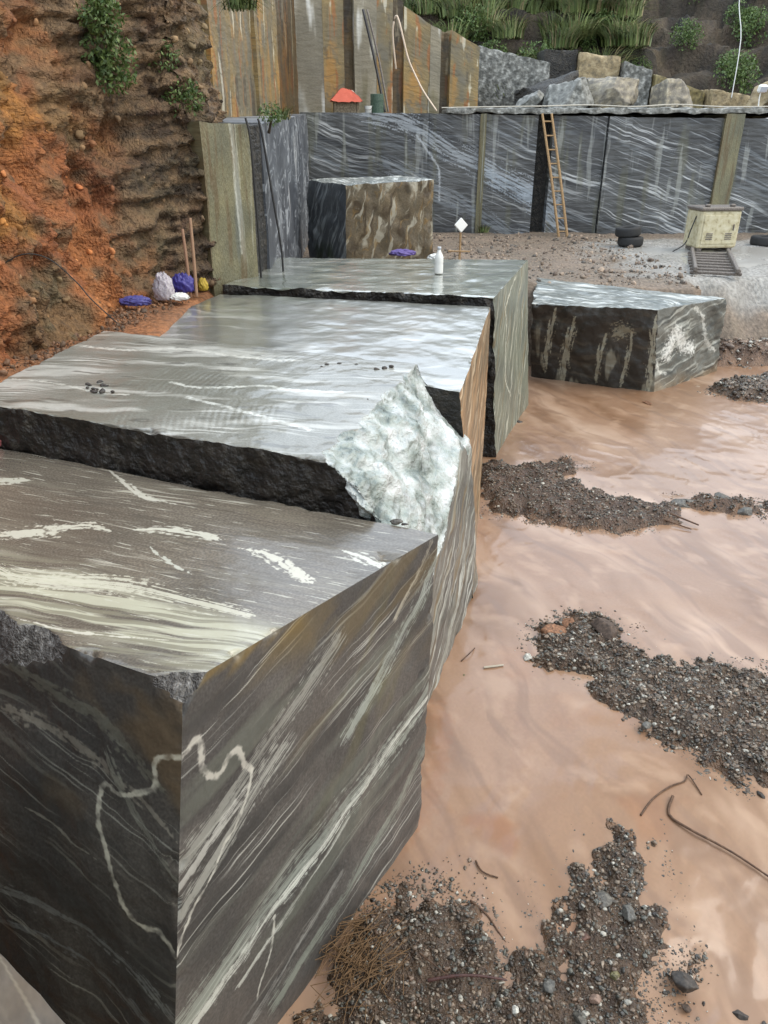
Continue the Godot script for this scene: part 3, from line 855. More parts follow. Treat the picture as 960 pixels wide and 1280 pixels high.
# ---------------------------------------------------------------- setting
func build_ground() -> void:
	var grey_tex := mottled([[0.0, rgb(150, 150, 150)], [0.4, rgb(205, 205, 205)], [0.7, rgb(240, 240, 240)], [1.0, rgb(255, 255, 255)]], 21, 0.02, 1.1, 0.75, noise_tex(22, 0.03, 512, 5), 2.0, true)
	mats["earth"] = grey_tex
	var x0 := -6.0; var x1 := 22.0; var z0 := -24.0; var z1 := 5.0
	var nu := 220; var nv := 230
	var p := PackedVector3Array(); var col := PackedColorArray()
	var nc := noise(31, 0.9, 4)
	for j in nv + 1:
		var z := z0 + (z1 - z0) * j / nv
		for i in nu + 1:
			var x := x0 + (x1 - x0) * i / nu
			p.append(Vector3(x, ground_height(x, z), z))
			var c := lin(150, 108, 78)
			var k := nc.get_noise_2d(x, z)
			var rubble := lin(130, 116, 100).lerp(lin(148, 130, 112), clampf(k + 0.5, 0, 1))
			var slurry := lin(178, 174, 166).lerp(lin(150, 146, 138), clampf(k * 1.5 + 0.5, 0, 1))
			if z < -9.5:
				c = rubble.lerp(slurry, sstep(0.0, 0.6, sstep(3.6, 5.6, x + k) * sstep(-18.6, -17.4, z + k * 0.6) * sstep(-12.4, -13.0, z)))
			elif x < -1.0:
				c = lin(168, 112, 70).lerp(lin(140, 98, 66), clampf(k + 0.5, 0, 1))
			col.append(c)
	structure("ground", grid_mesh(p, nu, nv, PackedVector2Array(), col), grey_tex)
	# the land around, out to the horizon, well below the quarry floor
	var far := PlaneMesh.new()
	far.size = Vector2(1600, 1600)
	far.subdivide_width = 8
	far.subdivide_depth = 8
	var o := structure("terrain", far, mottled([[0.0, rgb(70, 76, 44)], [0.5, rgb(92, 92, 58)], [1.0, rgb(120, 104, 74)]], 23, 0.01, 0.02, 0.95))
	o.position.y = -0.9

func build_water() -> void:
	var p := PackedVector3Array(); var uv := PackedVector2Array()
	var nu := 300; var nv := 460
	var n3 := noise(44, 1.6, 4)
	n3.fractal_type = FastNoiseLite.FRACTAL_RIDGED
	var n1 := noise(41, 0.9, 3)
	var n2 := noise(42, 5.0, 2)
	for j in nv + 1:
		var z := -12.5 + 14.0 * j / nv
		for i in nu + 1:
			var x := -1.2 + 9.0 * i / nu
			p.append(Vector3(x, water_level(x, z) + 0.012 * n1.get_noise_2d(x, z) + 0.0015 * n2.get_noise_2d(x, z) + 0.008 * maxf(n3.get_noise_2d(x * 1.2 + 0.5 * n1.get_noise_2d(x, z), z * 0.55) - 0.35, 0.0), z))
			uv.append(Vector2(float(i) / nu, float(j) / nv))
	var m := stone("silt", 0.38)
	m.clearcoat_enabled = true
	m.clearcoat = 0.5
	m.clearcoat_roughness = 0.12
	m.heightmap_enabled = true
	m.heightmap_texture = noise_tex(43, 0.02, 1024, 4)
	m.heightmap_scale = 0.5
	structure("water", grid_mesh(p, nu, nv, uv), m)
	# rain standing on the bench floor
	var q := PackedVector3Array(); var col := PackedColorArray()
	for j in 61:
		var z := -18.4 + 4.9 * j / 60.0
		for i in 81:
			var x := 4.2 + 9.0 * i / 80.0
			q.append(Vector3(x, 1.408 - 0.12 * (1.0 - sstep(0.0, 1.2, minf(minf(x - 4.2, 13.2 - x), minf(z + 18.4, -13.5 - z)))), z))
	var pm := plain(rgb(176, 172, 164), 0.08)
	structure("puddle", grid_mesh(q, 80, 60), pm)

func build_cliff() -> void:
	# foot of the cliff; unseen stretch behind the standing place added to block skylight
	var path := [Vector2(2.6, 3.6), Vector2(-2.6, 3.0), Vector2(-4.6, 1.4), Vector2(-4.4, -1.0), Vector2(-3.9, -3.2), Vector2(-3.3, -4.4), Vector2(-2.95, -5.3), Vector2(-2.62, -6.4), Vector2(-2.6, -7.4), Vector2(-2.22, -8.25), Vector2(-1.85, -8.50), Vector2(-1.70, -8.95), Vector2(-1.7, -9.8)]
	var cv := Curve2D.new()
	for i in path.size():
		var t: Vector2 = (path[mini(i + 1, path.size() - 1)] - path[maxi(i - 1, 0)]) / 6.0
		cv.add_point(path[i], -t, t)
	var len := cv.get_baked_length()
	var nu := 500; var nv := 320
	var n1 := noise(51, 0.55, 4); var n2 := noise(52, 2.2, 5); var n3 := noise(53, 9.0, 3)
	var nr := noise(54, 1.3, 4)
	nr.fractal_type = FastNoiseLite.FRACTAL_RIDGED
	var cell := noise(58, 1.0, 1, FastNoiseLite.TYPE_CELLULAR)
	cell.cellular_return_type = FastNoiseLite.RETURN_CELL_VALUE
	cell.cellular_distance_function = FastNoiseLite.DISTANCE_EUCLIDEAN
	var nk := noise(55, 0.8, 4); var nk2 := noise(56, 3.2, 4); var nk3 := noise(57, 14.0, 3)
	var p := PackedVector3Array(); var col := PackedColorArray(); var uv := PackedVector2Array()
	var orange := lin(190, 124, 72); var red := lin(162, 100, 60); var brown := lin(118, 96, 70); var dark := lin(62, 54, 45); var olive := lin(102, 96, 70); var ochre := lin(176, 128, 62)
	for j in nv + 1:
		var v := 1.0 - float(j) / nv
		var y := -0.6 + 8.8 * v
		for i in nu + 1:
			# half of the columns go to the stretch in front of the lens
			var s := float(i) / nu
			s = s * 1.5 if s < 0.36 else 0.54 + (s - 0.36) * (0.46 / 0.64)
			var b := cv.sample_baked(s * len)
			var b2 := cv.sample_baked(minf(s * len + 0.05, len))
			var b1 := cv.sample_baked(maxf(s * len - 0.05, 0.0))
			var d := (b2 - b1).normalized()
			var out := Vector3(-d.y, 0, d.x)
			var rise := maxf(y - 2.0, 0.0)
			var P := Vector3(b.x, y, b.y)
			var rocky := sstep(-7.6, -8.5, b.y + 0.7 * n1.get_noise_3d(b.x, y * 1.3, b.y) - 0.22 * (y - 2.0))
			# lean back; the soil more than the rock
			P -= out * (rise * lerpf(0.28, 0.06, rocky) + 0.02 * rise * rise)
			var a := n1.get_noise_3dv(P)
			var e := n2.get_noise_3dv(P)
			var f := n3.get_noise_3dv(P)
			var bed := y * 4.4 + 0.9 * n1.get_noise_3d(P.x * 0.9, y * 0.5, P.z * 0.9) + 0.25 * e + 0.7 * (b.y + 8.0)
			var led := bed - floorf(bed)
			var ledge := (0.5 - sstep(0.55, 0.95, led)) * 0.11 * clampf(0.45 + 1.4 * nr.get_noise_3d(P.x * 0.7, y * 1.5, P.z * 0.7), 0.0, 1.0) + 0.05 * e
			var slabs := cell.get_noise_3d(P.x * 2.4 + 0.5 * e, P.y * 12.0 + 1.2 * a + 2.0 * (b.y + 8.0), P.z * 2.4)
			var lumps := cell.get_noise_3d(P.x * 6.0 + 1.2 * e, P.y * 8.0 + 1.2 * f, P.z * 6.0)
			var gully := 0.24 * nr.get_noise_3d(P.x * 1.2, y * 0.45, P.z * 1.2)
			P += out * lerpf(0.30 * a + gully + 0.09 * e + 0.05 * f + 0.035 * lumps, 0.12 * a + 0.35 * ledge + 0.06 * e + 0.03 * f + 0.06 * slabs + 0.02 * lumps, rocky)
			p.append(P)
			uv.append(Vector2(s * len, y))
			var k := nk.get_noise_3dv(P); var k2 := nk2.get_noise_3dv(P); var k3 := nk3.get_noise_3dv(P)
			var c := red.lerp(orange, clampf(0.5 + 1.2 * k + 0.7 * k2, 0, 1))
			c = c.lerp(brown, sstep(0.02, 0.35, k2 * 0.8 + 0.5 * nk.get_noise_3d(P.z * 1.3, P.y, P.x + 9.0)) * 0.85)
			c = c.lerp(ochre, sstep(0.15, 0.4, nk.get_noise_3d(P.z + 20.0, P.y * 0.7, P.x)) * 0.6)
			c = c.lerp(olive, sstep(0.12, 0.4, nk.get_noise_3d(P.z * 0.9 - 13.0, P.y, P.x + 3.0)) * 0.7)
			var rk := lin(74, 64, 52).lerp(lin(140, 114, 84), clampf(0.5 + 0.9 * k2 + 0.5 * k3 + 0.9 * nk2.get_noise_2d(bed * 0.6, 7.0), 0, 1)).lerp(olive, sstep(0.0, 0.4, k) * 0.5)
			c = c.lerp(rk, clampf(rocky + 0.25 * k2, 0, 1))
			col.append(c * (1.0 + 0.35 * k3))
	var m: StandardMaterial3D = mats["earth"].duplicate()
	m.uv1_scale = Vector3.ONE * 1.9
	m.heightmap_scale = 4.0
	m.roughness = 0.85
	structure("cliff", grid_mesh(p, nu, nv, uv, col), m)
	# stones held in the soil, more than one could count
	var r := RandomNumberGenerator.new()
	r.seed = 91
	var mm := MultiMesh.new()
	mm.transform_format = MultiMesh.TRANSFORM_3D
	mm.use_colors = true
	mm.mesh = stone_mesh(Vector3(1, 0.8, 0.9), 77, 6, 10, 0.2)
	var xf := []; var cs := []
	while xf.size() < 2600:
		var i := r.randi_range(int(nu * 0.45), nu)
		var j := r.randi_range(int(nv * 0.25), nv)
		var P := p[j * (nu + 1) + i]
		if nk.get_noise_3dv(P * 1.7) + r.randf_range(-0.3, 0.3) < 0.0: continue
		var s := 0.014 * exp(pow(r.randf(), 2.0) * 2.0)
		xf.append(Transform3D(Basis.from_euler(Vector3(r.randf() * TAU, r.randf() * TAU, r.randf() * TAU)).scaled(Vector3.ONE * s), P))
		cs.append(col[j * (nu + 1) + i] * r.randf_range(0.6, 1.5))
	mm.instance_count = xf.size()
	for i in xf.size():
		mm.set_instance_transform(i, xf[i]); mm.set_instance_color(i, cs[i])
	var o := MultiMeshInstance3D.new()
	o.name = "cliff_stones"
	o.multimesh = mm
	var pm := plain(Color.WHITE, 0.85)
	pm.vertex_color_use_as_albedo = true
	o.material_override = pm
	o.set_meta("kind", "stuff")
	tag(o, "small stones sticking out of the red soil cliff", "stones")
	add_child(o)

var n_h1 := noise(61, 0.16, 4)
var n_h2 := noise(62, 0.8, 5)
var n_h3 := noise(63, 3.0, 4)
func hill_up(x: float, z: float) -> float:
	return maxf(-24.8 + 0.04 * x + 1.2 * n_h1.get_noise_2d(x, 3.0) - z, 0.0)

func hill_height(x: float, z: float) -> float:
	var up := hill_up(x, z)
	var a := n_h2.get_noise_2d(x * 0.6, z)
	var h := 3.95 + 6.2 * (1.0 - exp(-up * 0.17)) + 0.6 * n_h1.get_noise_2d(x, z) * minf(up, 1.0) + 0.3 * a * minf(up, 1.0)
	var bed := h * 1.15 + 0.5 * n_h1.get_noise_2d(x * 2.0, z) + 0.03 * x
	var led := bed - floorf(bed)
	h += minf(up, 1.0) * (sstep(0.36, 0.64, led) - led) * 0.8
	return h + 0.10 * n_h3.get_noise_2d(x, z) * minf(up + 0.2, 1.0)

func build_hill() -> void:
	# bench behind the sawn wall, then a rocky slope
	var nu := 420; var nv := 260
	var n1 := n_h1; var n2 := n_h2; var n3 := n_h3
	var p := PackedVector3Array(); var col := PackedColorArray()
	var dark := lin(46, 42, 36); var brown := lin(88, 76, 60)
	for j in nv + 1:
		var t := float(j) / nv
		var z := -19.9 - 60.0 * pow(1.0 - t, 1.8)
		for i in nu + 1:
			var x := -26.0 + 62.0 * i / nu
			var up := hill_up(x, z)
			var h := hill_height(x, z)
			p.append(Vector3(x, h, z))
			var k := n2.get_noise_2d(x + 50.0, z * 2.0)
			var c := dark.lerp(brown, clampf(0.4 + 1.0 * k + 0.8 * n1.get_noise_2d(x * 3.0 - 20.0, z * 3.0), 0, 1))
			col.append(c * (1.0 + 0.4 * n3.get_noise_2d(x + 9.0, z * 2.0)))
	var m: StandardMaterial3D = mats["earth"].duplicate()
	m.uv1_scale = Vector3.ONE * 0.6
	m.heightmap_scale = 6.0
	m.roughness = 0.9
	structure("hillside", grid_mesh(p, nu, nv, PackedVector2Array(), col), m)

# ---------------------------------------------------------------- hewn blocks
func build_blocks() -> void:
	var fine := noise_tex(71, 0.05, 512, 5)
	var saw := saw_marks()
	var fracture := mottled([[0.0, rgb(52, 60, 58)], [0.28, rgb(106, 116, 111)], [0.45, rgb(154, 163, 156)], [0.6, rgb(186, 191, 188)], [0.78, rgb(212, 214, 213)], [1.0, rgb(234, 234, 232)]], 72, 0.007, 1.2, 0.4, noise_tex(73, 0.03, 512, 6, true), 1.6)
	mats["fracture"] = fracture
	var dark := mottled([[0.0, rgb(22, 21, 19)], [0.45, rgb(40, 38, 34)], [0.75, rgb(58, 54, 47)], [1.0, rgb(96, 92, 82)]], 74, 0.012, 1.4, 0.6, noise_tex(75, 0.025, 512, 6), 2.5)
	mats["dark_stone"] = dark
	var grey := mottled([[0.0, rgb(58, 58, 54)], [0.4, rgb(98, 98, 92)], [0.6, rgb(128, 128, 122)], [1.0, rgb(196, 196, 188)]], 76, 0.012, 0.9, 0.55, noise_tex(77, 0.03, 512, 6), 1.5)
	mats["grey_stone"] = grey
	var chipped := mottled([[0.0, rgb(40, 38, 37)], [0.4, rgb(72, 69, 65)], [0.68, rgb(106, 103, 98)], [1.0, rgb(206, 204, 200)]], 78, 0.02, 2.6, 0.5, noise_tex(73, 0.03, 512, 6, true), 1.5)
	# near block
	var c := [Vector3(-2.8, -0.3, -2.45), Vector3(-0.87, -0.3, -1.55), Vector3(0.19, -0.3, -3.03), Vector3(-3.1, -0.3, -4.55),
		Vector3(-2.6, 1.86, -2.95), Vector3(-0.69, 1.86, -2.07), Vector3(0.257, 1.86, -3.172), Vector3(-3.0, 1.86, -4.57)]
	var me := block_mesh(c, {"n": Vector3i(110, 110, 100), "r0": 0.004, "r1": 0.075, "edge_freq": 5.5, "amp": [0.012, 0.006, 0.003], "seed": 5, "cut_freq": 2.2,
		"cuts": [[Vector3(-0.70, 1.79, -2.06), Vector3(0.12, 0.80, 0.58).normalized(), 0.035], [Vector3(-1.12, 1.815, -2.265), Vector3(-0.38, 0.50, 0.78).normalized(), 0.07]]},
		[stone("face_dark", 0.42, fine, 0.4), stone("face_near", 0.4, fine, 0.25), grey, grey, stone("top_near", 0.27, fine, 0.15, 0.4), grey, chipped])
	single("stone_block", me, null, "large brown-topped marble block with a white zigzag vein round its front corner", "stone block")
	# second block, its corner broken away
	c = [Vector3(-2.75, -0.3, -4.42), Vector3(0.03, -0.3, -3.3), Vector3(0.83, -0.3, -5.4), Vector3(-2.4, -0.3, -6.2),
		Vector3(-2.55, 2.12, -4.4), Vector3(0.27, 2.12, -3.22), Vector3(0.56, 2.145, -5.0), Vector3(-2.25, 2.145, -6.1)]
	me = block_mesh(c, {"n": Vector3i(230, 150, 150), "r0": 0.006, "r1": 0.06, "edge_freq": 3.0, "amp": [0.035, 0.01, 0.004], "freq": 3.0, "seed": 9, "cut_freq": 1.7,
		"cuts": [[Vector3(-0.26, 2.12, -3.46), Vector3(0.749, 0.608, 0.26).normalized(), 0.13], [Vector3(0.2, 2.03, -4.2), Vector3(0.797, 0.601, 0.055).normalized(), 0.11]]},
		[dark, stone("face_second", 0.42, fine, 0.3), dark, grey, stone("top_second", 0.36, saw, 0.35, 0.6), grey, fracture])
	single("stone_block", me, null, "marble block with a broken pale corner, one step above the brown-topped block", "stone block")
	# third block
	c = [Vector3(-2.4, -0.1, -6.22), Vector3(0.74, -0.1, -5.12), Vector3(1.07, -0.1, -7.6), Vector3(-1.8, -0.1, -8.2),
		Vector3(-2.3, 2.0, -6.15), Vector3(0.53, 1.975, -5.035), Vector3(1.06, 2.02, -7.66), Vector3(-1.75, 2.03, -8.28)]
	me = block_mesh(c, {"n": Vector3i(110, 80, 100), "r0": 0.005, "r1": 0.03, "amp": [0.02, 0.008, 0.004], "seed": 15},
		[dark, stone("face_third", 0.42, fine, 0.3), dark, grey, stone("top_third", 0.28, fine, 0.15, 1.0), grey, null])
	single("stone_block", me, null, "marble block with a wet whitish top and an orange-brown streaked side", "stone block")
	# fourth block
	c = [Vector3(-1.85, -0.1, -8.5), Vector3(1.3, -0.1, -8.1), Vector3(2.0, -0.1, -9.9), Vector3(-1.45, -0.1, -10.5),
		Vector3(-1.72, 2.1, -8.36), Vector3(1.1, 2.1, -7.72), Vector3(1.85, 2.1, -10.19), Vector3(-1.4, 2.1, -10.4)]
	me = block_mesh(c, {"n": Vector3i(110, 70, 70), "r0": 0.005, "r1": 0.05, "amp": [0.05, 0.008, 0.006], "seed": 19},
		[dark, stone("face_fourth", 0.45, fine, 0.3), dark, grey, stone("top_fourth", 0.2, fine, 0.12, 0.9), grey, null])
	single("stone_block", me, null, "marble block with a green-grey side, the white bottle standing on its top", "stone block")
	# block in the mud
	c = [Vector3(2.25, 0.0, -11.3), Vector3(3.88, 0.0, -10.45), Vector3(5.2, 0.0, -11.6), Vector3(2.7, 0.0, -13.0),
		Vector3(2.06, 1.43, -10.77), Vector3(3.70, 1.43, -10.4), Vector3(4.95, 1.43, -11.2), Vector3(2.5, 1.43, -12.9)]
	me = block_mesh(c, {"n": Vector3i(80, 70, 70), "r0": 0.01, "r1": 0.12, "edge_freq": 2.0, "amp": [0.03, 0.02, 0.02], "seed": 24},
		[stone("far_front", 0.5, fine, 0.4), stone("far_side", 0.45, fine, 0.3), dark, grey, stone("far_top", 0.3, fine, 0.4), grey, null])
	single("stone_block", me, null, "dark marble block with dripping pale stains standing in the muddy water", "stone block")
	# the block the picture is taken from
	c = [Vector3(-2.4, -0.3, 2.2), Vector3(1.1, -0.3, 2.6), Vector3(1.0, -0.3, 0.25), Vector3(-2.2, -0.3, -2.0),
		Vector3(-2.4, 1.96, 2.2), Vector3(1.1, 1.96, 2.6), Vector3(1.0, 1.96, 0.26), Vector3(-2.15, 1.96, -2.0)]
	me = block_mesh(c, {"n": Vector3i(90, 60, 70), "r0": 0.008, "r1": 0.03, "amp": [0.01, 0.01, 0.004], "seed": 29},
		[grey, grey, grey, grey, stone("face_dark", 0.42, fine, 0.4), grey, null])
	single("stone_block", me, null, "grey streaked marble block across the dark gap from the zigzag-veined block", "stone block")

# arcs that the saw left on a sawn top, as fine relief
func saw_marks() -> ImageTexture:
	var w := 900; var h := 520
	var n := noise(81, 1.4, 4); var ng := noise(82, 30.0, 3)
	var out := PackedByteArray()
	out.resize(w * h)
	for y in h:
		var v := (y + 0.5) / h * 1.76
		for x in w:
			var u := (x + 0.5) / w * 3.04
			var dist := Vector2(u - 3.6, v - 0.9).length()
			var m := sstep(-0.1, 0.3, n.get_noise_2d(u, v)) * sstep(0.6, 1.2, u) * (1.0 - sstep(1.9, 2.4, u))
			var s := 0.5 + 0.5 * sin(dist * 150.0 + 4.0 * n.get_noise_2d(u * 0.5, v * 0.5))
			out[y * w + x] = clampi(int(128.0 + 90.0 * (s - 0.5) * m + 60.0 * ng.get_noise_2d(u, v)), 0, 255)
	return ImageTexture.create_from_image(Image.create_from_data(w, h, false, Image.FORMAT_L8, out))

# one sawn panel of a wall: a slab with its share (u0..u1) of a painted wall
func panel(parent: Node3D, called: String, a: Vector3, b: Vector3, top_a: float, top_b: float, thick: float, m: Material, u0: float, u1: float, sd: int, base := 1.0, label := "") -> void:
	var d := (b - a).normalized()
	var inward := Vector3(d.z, 0, -d.x) * thick
	var nu := maxi(int((b - a).length() / 0.12), 3)
	var nv := 14
	var n := noise(sd, 1.2, 4)
	var out := Vector3(-d.z, 0, d.x)
	var me := ArrayMesh.new()
	# front, top, two ends: one strip each, edges worn
	var rows := []
	for j in nv + 1:
		var t := float(j) / nv
		var row := []
		for i in nu + 1:
			var s := float(i) / nu
			var top := lerpf(top_a, top_b, s)
			var P := a.lerp(b, s)
			P.y = lerpf(top + 0.02 * n.get_noise_2d(s * 9.0, 4.0), base, t)
			P += out * (0.025 * n.get_noise_3dv(P * 1.3) + 0.03 * n.get_noise_3d(P.x * 4.0, P.y * 0.3, P.z * 4.0))
			row.append(P)
		rows.append(row)
	var p := PackedVector3Array(); var uv := PackedVector2Array()
	for j in nv + 1:
		for i in nu + 1:
			p.append(rows[j][i]); uv.append(Vector2(lerpf(u0, u1, float(i) / nu), float(j) / nv))
	me.add_surface_from_arrays(Mesh.PRIMITIVE_TRIANGLES, grid_arrays(p, nu, nv, uv))
	me.surface_set_material(0, m)
	p = PackedVector3Array(); uv = PackedVector2Array()
	for j in 2:
		for i in nu + 1:
			p.append(rows[0][i] + inward * (1.0 - j)); uv.append(Vector2(lerpf(u0, u1, float(i) / nu), 0.02 + 0.03 * j))
	me.add_surface_from_arrays(Mesh.PRIMITIVE_TRIANGLES, grid_arrays(p, nu, 1, uv))
	me.surface_set_material(1, m)
	for e in 2:
		p = PackedVector3Array(); uv = PackedVector2Array()
		for j in nv + 1:
			var q: Vector3 = rows[j][nu * e]
			var l: Vector3 = q if e == 1 else q + inward
			var r: Vector3 = q + inward if e == 1 else q
			p.append(l); p.append(r)
			var uu := u1 if e == 1 else u0
			uv.append(Vector2(uu, float(j) / nv)); uv.append(Vector2(uu + 0.02, float(j) / nv))
		me.add_surface_from_arrays(Mesh.PRIMITIVE_TRIANGLES, grid_arrays(p, 1, nv, uv))
		me.surface_set_material(2 + e, m)
	var o := part(called, me, null, parent)
	if label != "": o.set_meta("label", label)

func build_walls() -> void:
	var fine := noise_tex(71, 0.05, 512, 5)
	var wb := stone("wall_back", 0.4, fine, 1.2)
	var rust := stone("wall_rust", 0.6, fine, 0.8)
	var lime := stone("wall_lime", 0.55, fine, 0.8)
	var olive := mottled([[0.0, rgb(74, 66, 44)], [0.5, rgb(116, 104, 66)], [1.0, rgb(150, 134, 88)]], 91, 0.02, 0.8, 0.6)
	# long wall
	var t := thing("quarry_wall", "long sawn wall of dark blue-grey stone with white diagonal veins", "wall")
	var z := -19.4
	# left end, right end, forward offset
	var cuts := [[-1.9, 1.03, 0.0], [1.03, 2.18, 0.04], [2.32, 3.50, 0.02], [3.86, 5.08, 0.0], [5.10, 5.62, 0.10], [5.62, 7.72, 0.02], [8.14, 9.9, 0.05], [9.92, 13.0, 0.0], [13.02, 17.5, 0.08]]
	var k := 0
	for q in cuts:
		panel(t, "rock_panel", Vector3(q[0], 0, z + q[2]), Vector3(q[1], 0, z + q[2]), 3.98 - 0.02 * k, 3.96 - 0.02 * k, 1.6, wb, (float(q[0]) + 1.9) / 12.0, (float(q[1]) + 1.9) / 12.0, 110 + k, 1.0)
		k += 1
	for q in [[2.18, 2.32, 0.10, "narrow tan strip"], [7.72, 8.14, 0.10, "broad tan stained strip"]]:
		panel(t, "rock_strip", Vector3(q[0], 0, z + q[2]), Vector3(q[1], 0, z + q[2]), 3.95, 3.95, 1.4, stone("wall_moss", 0.55, fine, 0.8), 0.0, 0.5 + 0.45 * (k % 2), 130 + k, 1.0, q[3])
		k += 1
	panel(t, "rock_strip", Vector3(3.50, 0, z - 0.3), Vector3(3.86, 0, z - 0.3), 3.95, 3.95, 1.4, mats["dark_stone"], 0.0, 0.1, 140, 1.0)
	# ledge of rubble and cement that caps the wall
	var cap := box8(1.4, 17.0, 3.95, 4.06, z + 0.13, z - 1.6)
	part("ledge", block_mesh(cap, {"n": Vector3i(160, 4, 12), "r0": 0.02, "r1": 0.05, "amp": [0.025, 0.02, 0.03], "seed": 151}, [mats["grey_stone"], mats["grey_stone"], mats["grey_stone"], mats["grey_stone"], mats["grey_stone"], null, null]), null, t)
	# left wall
	var l := thing("quarry_wall", "short sawn wall beside the soil cliff, moss-stained end and grey veined flank", "wall")
	panel(l, "rock_panel", Vector3(-1.84, 0, -8.50), Vector3(-1.42, 0, -8.95), 3.66, 3.64, 0.22, stone("wall_moss", 0.55, fine, 0.8), 0.0, 1.0, 160, 1.6, "moss-stained panel with white lime runs")
	panel(l, "rock_panel", Vector3(-1.46, 0, -9.12), Vector3(-1.38, 0, -9.5), 3.62, 3.66, 0.9, mats["dark_stone"], 0.0, 0.2, 161, 1.6)
	panel(l, "rock_panel", Vector3(-1.36, 0, -9.45), Vector3(-1.45, 0, -13.0), 3.66, 3.76, 1.2, stone("wall_left", 0.42, fine, 0.3), 0.0, 0.62, 162, 1.0)
	panel(l, "rock_panel", Vector3(-1.47, 0, -13.02), Vector3(-1.75, 0, -19.5), 3.76, 3.95, 1.2, stone("wall_left", 0.42, fine, 0.3), 0.62, 1.6, 163, 1.0)
	# rusty faces above, stepped in and out
	var u := thing("quarry_wall", "tall old sawn wall streaked with rust and lime above the bench", "wall")
	# left end, right end (x, z), forward offset, top at both ends, material
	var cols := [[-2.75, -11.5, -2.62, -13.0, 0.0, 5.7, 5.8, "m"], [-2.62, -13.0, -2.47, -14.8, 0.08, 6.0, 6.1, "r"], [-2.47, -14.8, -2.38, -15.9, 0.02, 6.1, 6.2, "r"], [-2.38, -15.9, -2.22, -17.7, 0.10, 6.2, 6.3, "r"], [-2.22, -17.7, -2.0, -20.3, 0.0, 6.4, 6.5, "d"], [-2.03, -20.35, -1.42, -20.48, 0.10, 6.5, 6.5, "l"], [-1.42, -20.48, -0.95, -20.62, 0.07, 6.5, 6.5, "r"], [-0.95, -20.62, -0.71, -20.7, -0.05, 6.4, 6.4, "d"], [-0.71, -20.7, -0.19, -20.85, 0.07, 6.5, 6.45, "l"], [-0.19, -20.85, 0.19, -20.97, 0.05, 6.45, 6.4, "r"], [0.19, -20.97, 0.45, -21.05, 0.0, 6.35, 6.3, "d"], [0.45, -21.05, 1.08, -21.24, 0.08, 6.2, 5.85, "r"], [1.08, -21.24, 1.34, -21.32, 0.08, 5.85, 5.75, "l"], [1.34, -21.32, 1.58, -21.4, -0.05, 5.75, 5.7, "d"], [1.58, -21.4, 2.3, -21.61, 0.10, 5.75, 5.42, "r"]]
	k = 0
	for q in cols:
		var a0 := Vector3(q[0], 0, q[1]); var b0 := Vector3(q[2], 0, q[3])
		var d := (b0 - a0).normalized()
		var out := Vector3(-d.z, 0, d.x) * float(q[4])
		var m: Material = {"r": rust, "l": lime, "d": mats["shaded_rust"] if mats.has("shaded_rust") else recess_shade(), "m": olive}[q[7]]
		var u0 := fmod(k * 0.137, 0.7)
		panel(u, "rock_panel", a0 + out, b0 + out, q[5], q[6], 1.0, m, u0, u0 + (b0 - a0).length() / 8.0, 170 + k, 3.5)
		k += 1
	# blocks that rest on the bench, behind the ledge
	var g: Material = mats["grey_stone"]
	var tan := mottled([[0.0, rgb(96, 88, 70)], [0.5, rgb(150, 132, 98)], [1.0, rgb(184, 168, 134)]], 92, 0.015, 0.7, 0.6, fine, 1.0)
	var rest := [[2.45, 4.35, 3.9, 5.60, 5.20, -23.0, "grey sawn block with a dark stripe left of the tumbled boulders", g],
		[4.38, 5.30, 3.9, 5.62, 5.58, -24.2, "dark grey sawn block standing behind the boulders", mats["dark_stone"]],
		[5.32, 6.45, 3.9, 5.52, 5.42, -24.0, "tan and grey sawn block behind the boulders", tan],
		[6.50, 7.30, 3.9, 5.30, 5.10, -23.8, "narrow grey block right of the tan block", g],
		[7.34, 8.75, 3.9, 5.00, 4.55, -23.6, "low greenish block sloping down behind the ledge", olive],
		[8.80, 9.9, 3.9, 4.62, 4.45, -23.2, "small brown block at the end of the upper row", tan]]
	k = 0
	for q in rest:
		var c := box8(q[0], q[1], q[2], q[3], q[5], float(q[5]) - 1.2)
		c[5].y = q[4]; c[6].y = q[4]
		var s := single("stone_block", block_mesh(c, {"n": Vector3i(30, 26, 14), "r0": 0.02, "r1": 0.10, "edge_freq": 1.2, "amp": [0.02, 0.02, 0.02], "seed": 200 + k}, [q[7], q[7], q[7], q[7], q[7], null, null]), null, q[6], "stone block")
		k += 1
	var stripe := mats["dark_stone"] as Material
	# niche block against the long wall
	var nb := [Vector3(-1.45, 1.2, -15.2), Vector3(-0.67, 1.2, -13.95), Vector3(0.86, 1.2, -13.7), Vector3(0.3, 1.2, -15.6),
		Vector3(-1.42, 2.80, -15.2), Vector3(-0.65, 2.78, -13.95), Vector3(0.82, 2.87, -13.7), Vector3(0.3, 2.85, -15.6)]
	single("stone_block", block_mesh(nb, {"n": Vector3i(50, 40, 50), "r0": 0.01, "r1": 0.07, "amp": [0.02, 0.02, 0.02], "seed": 230}, [stone("niche_grey", 0.45, fine, 0.3), stone("niche_brown", 0.5, fine, 0.4), g, g, stone("far_top", 0.4, fine, 0.3), null, null]), null, "block with a brown and cream striped face in front of the long wall", "stone block")
	# boulders on the bench
	var gb := mottled([[0.0, rgb(70, 66, 60)], [0.45, rgb(116, 110, 98)], [0.7, rgb(150, 140, 118)], [1.0, rgb(190, 182, 160)]], 98, 0.012, 0.8, 0.6, fine, 1.0)
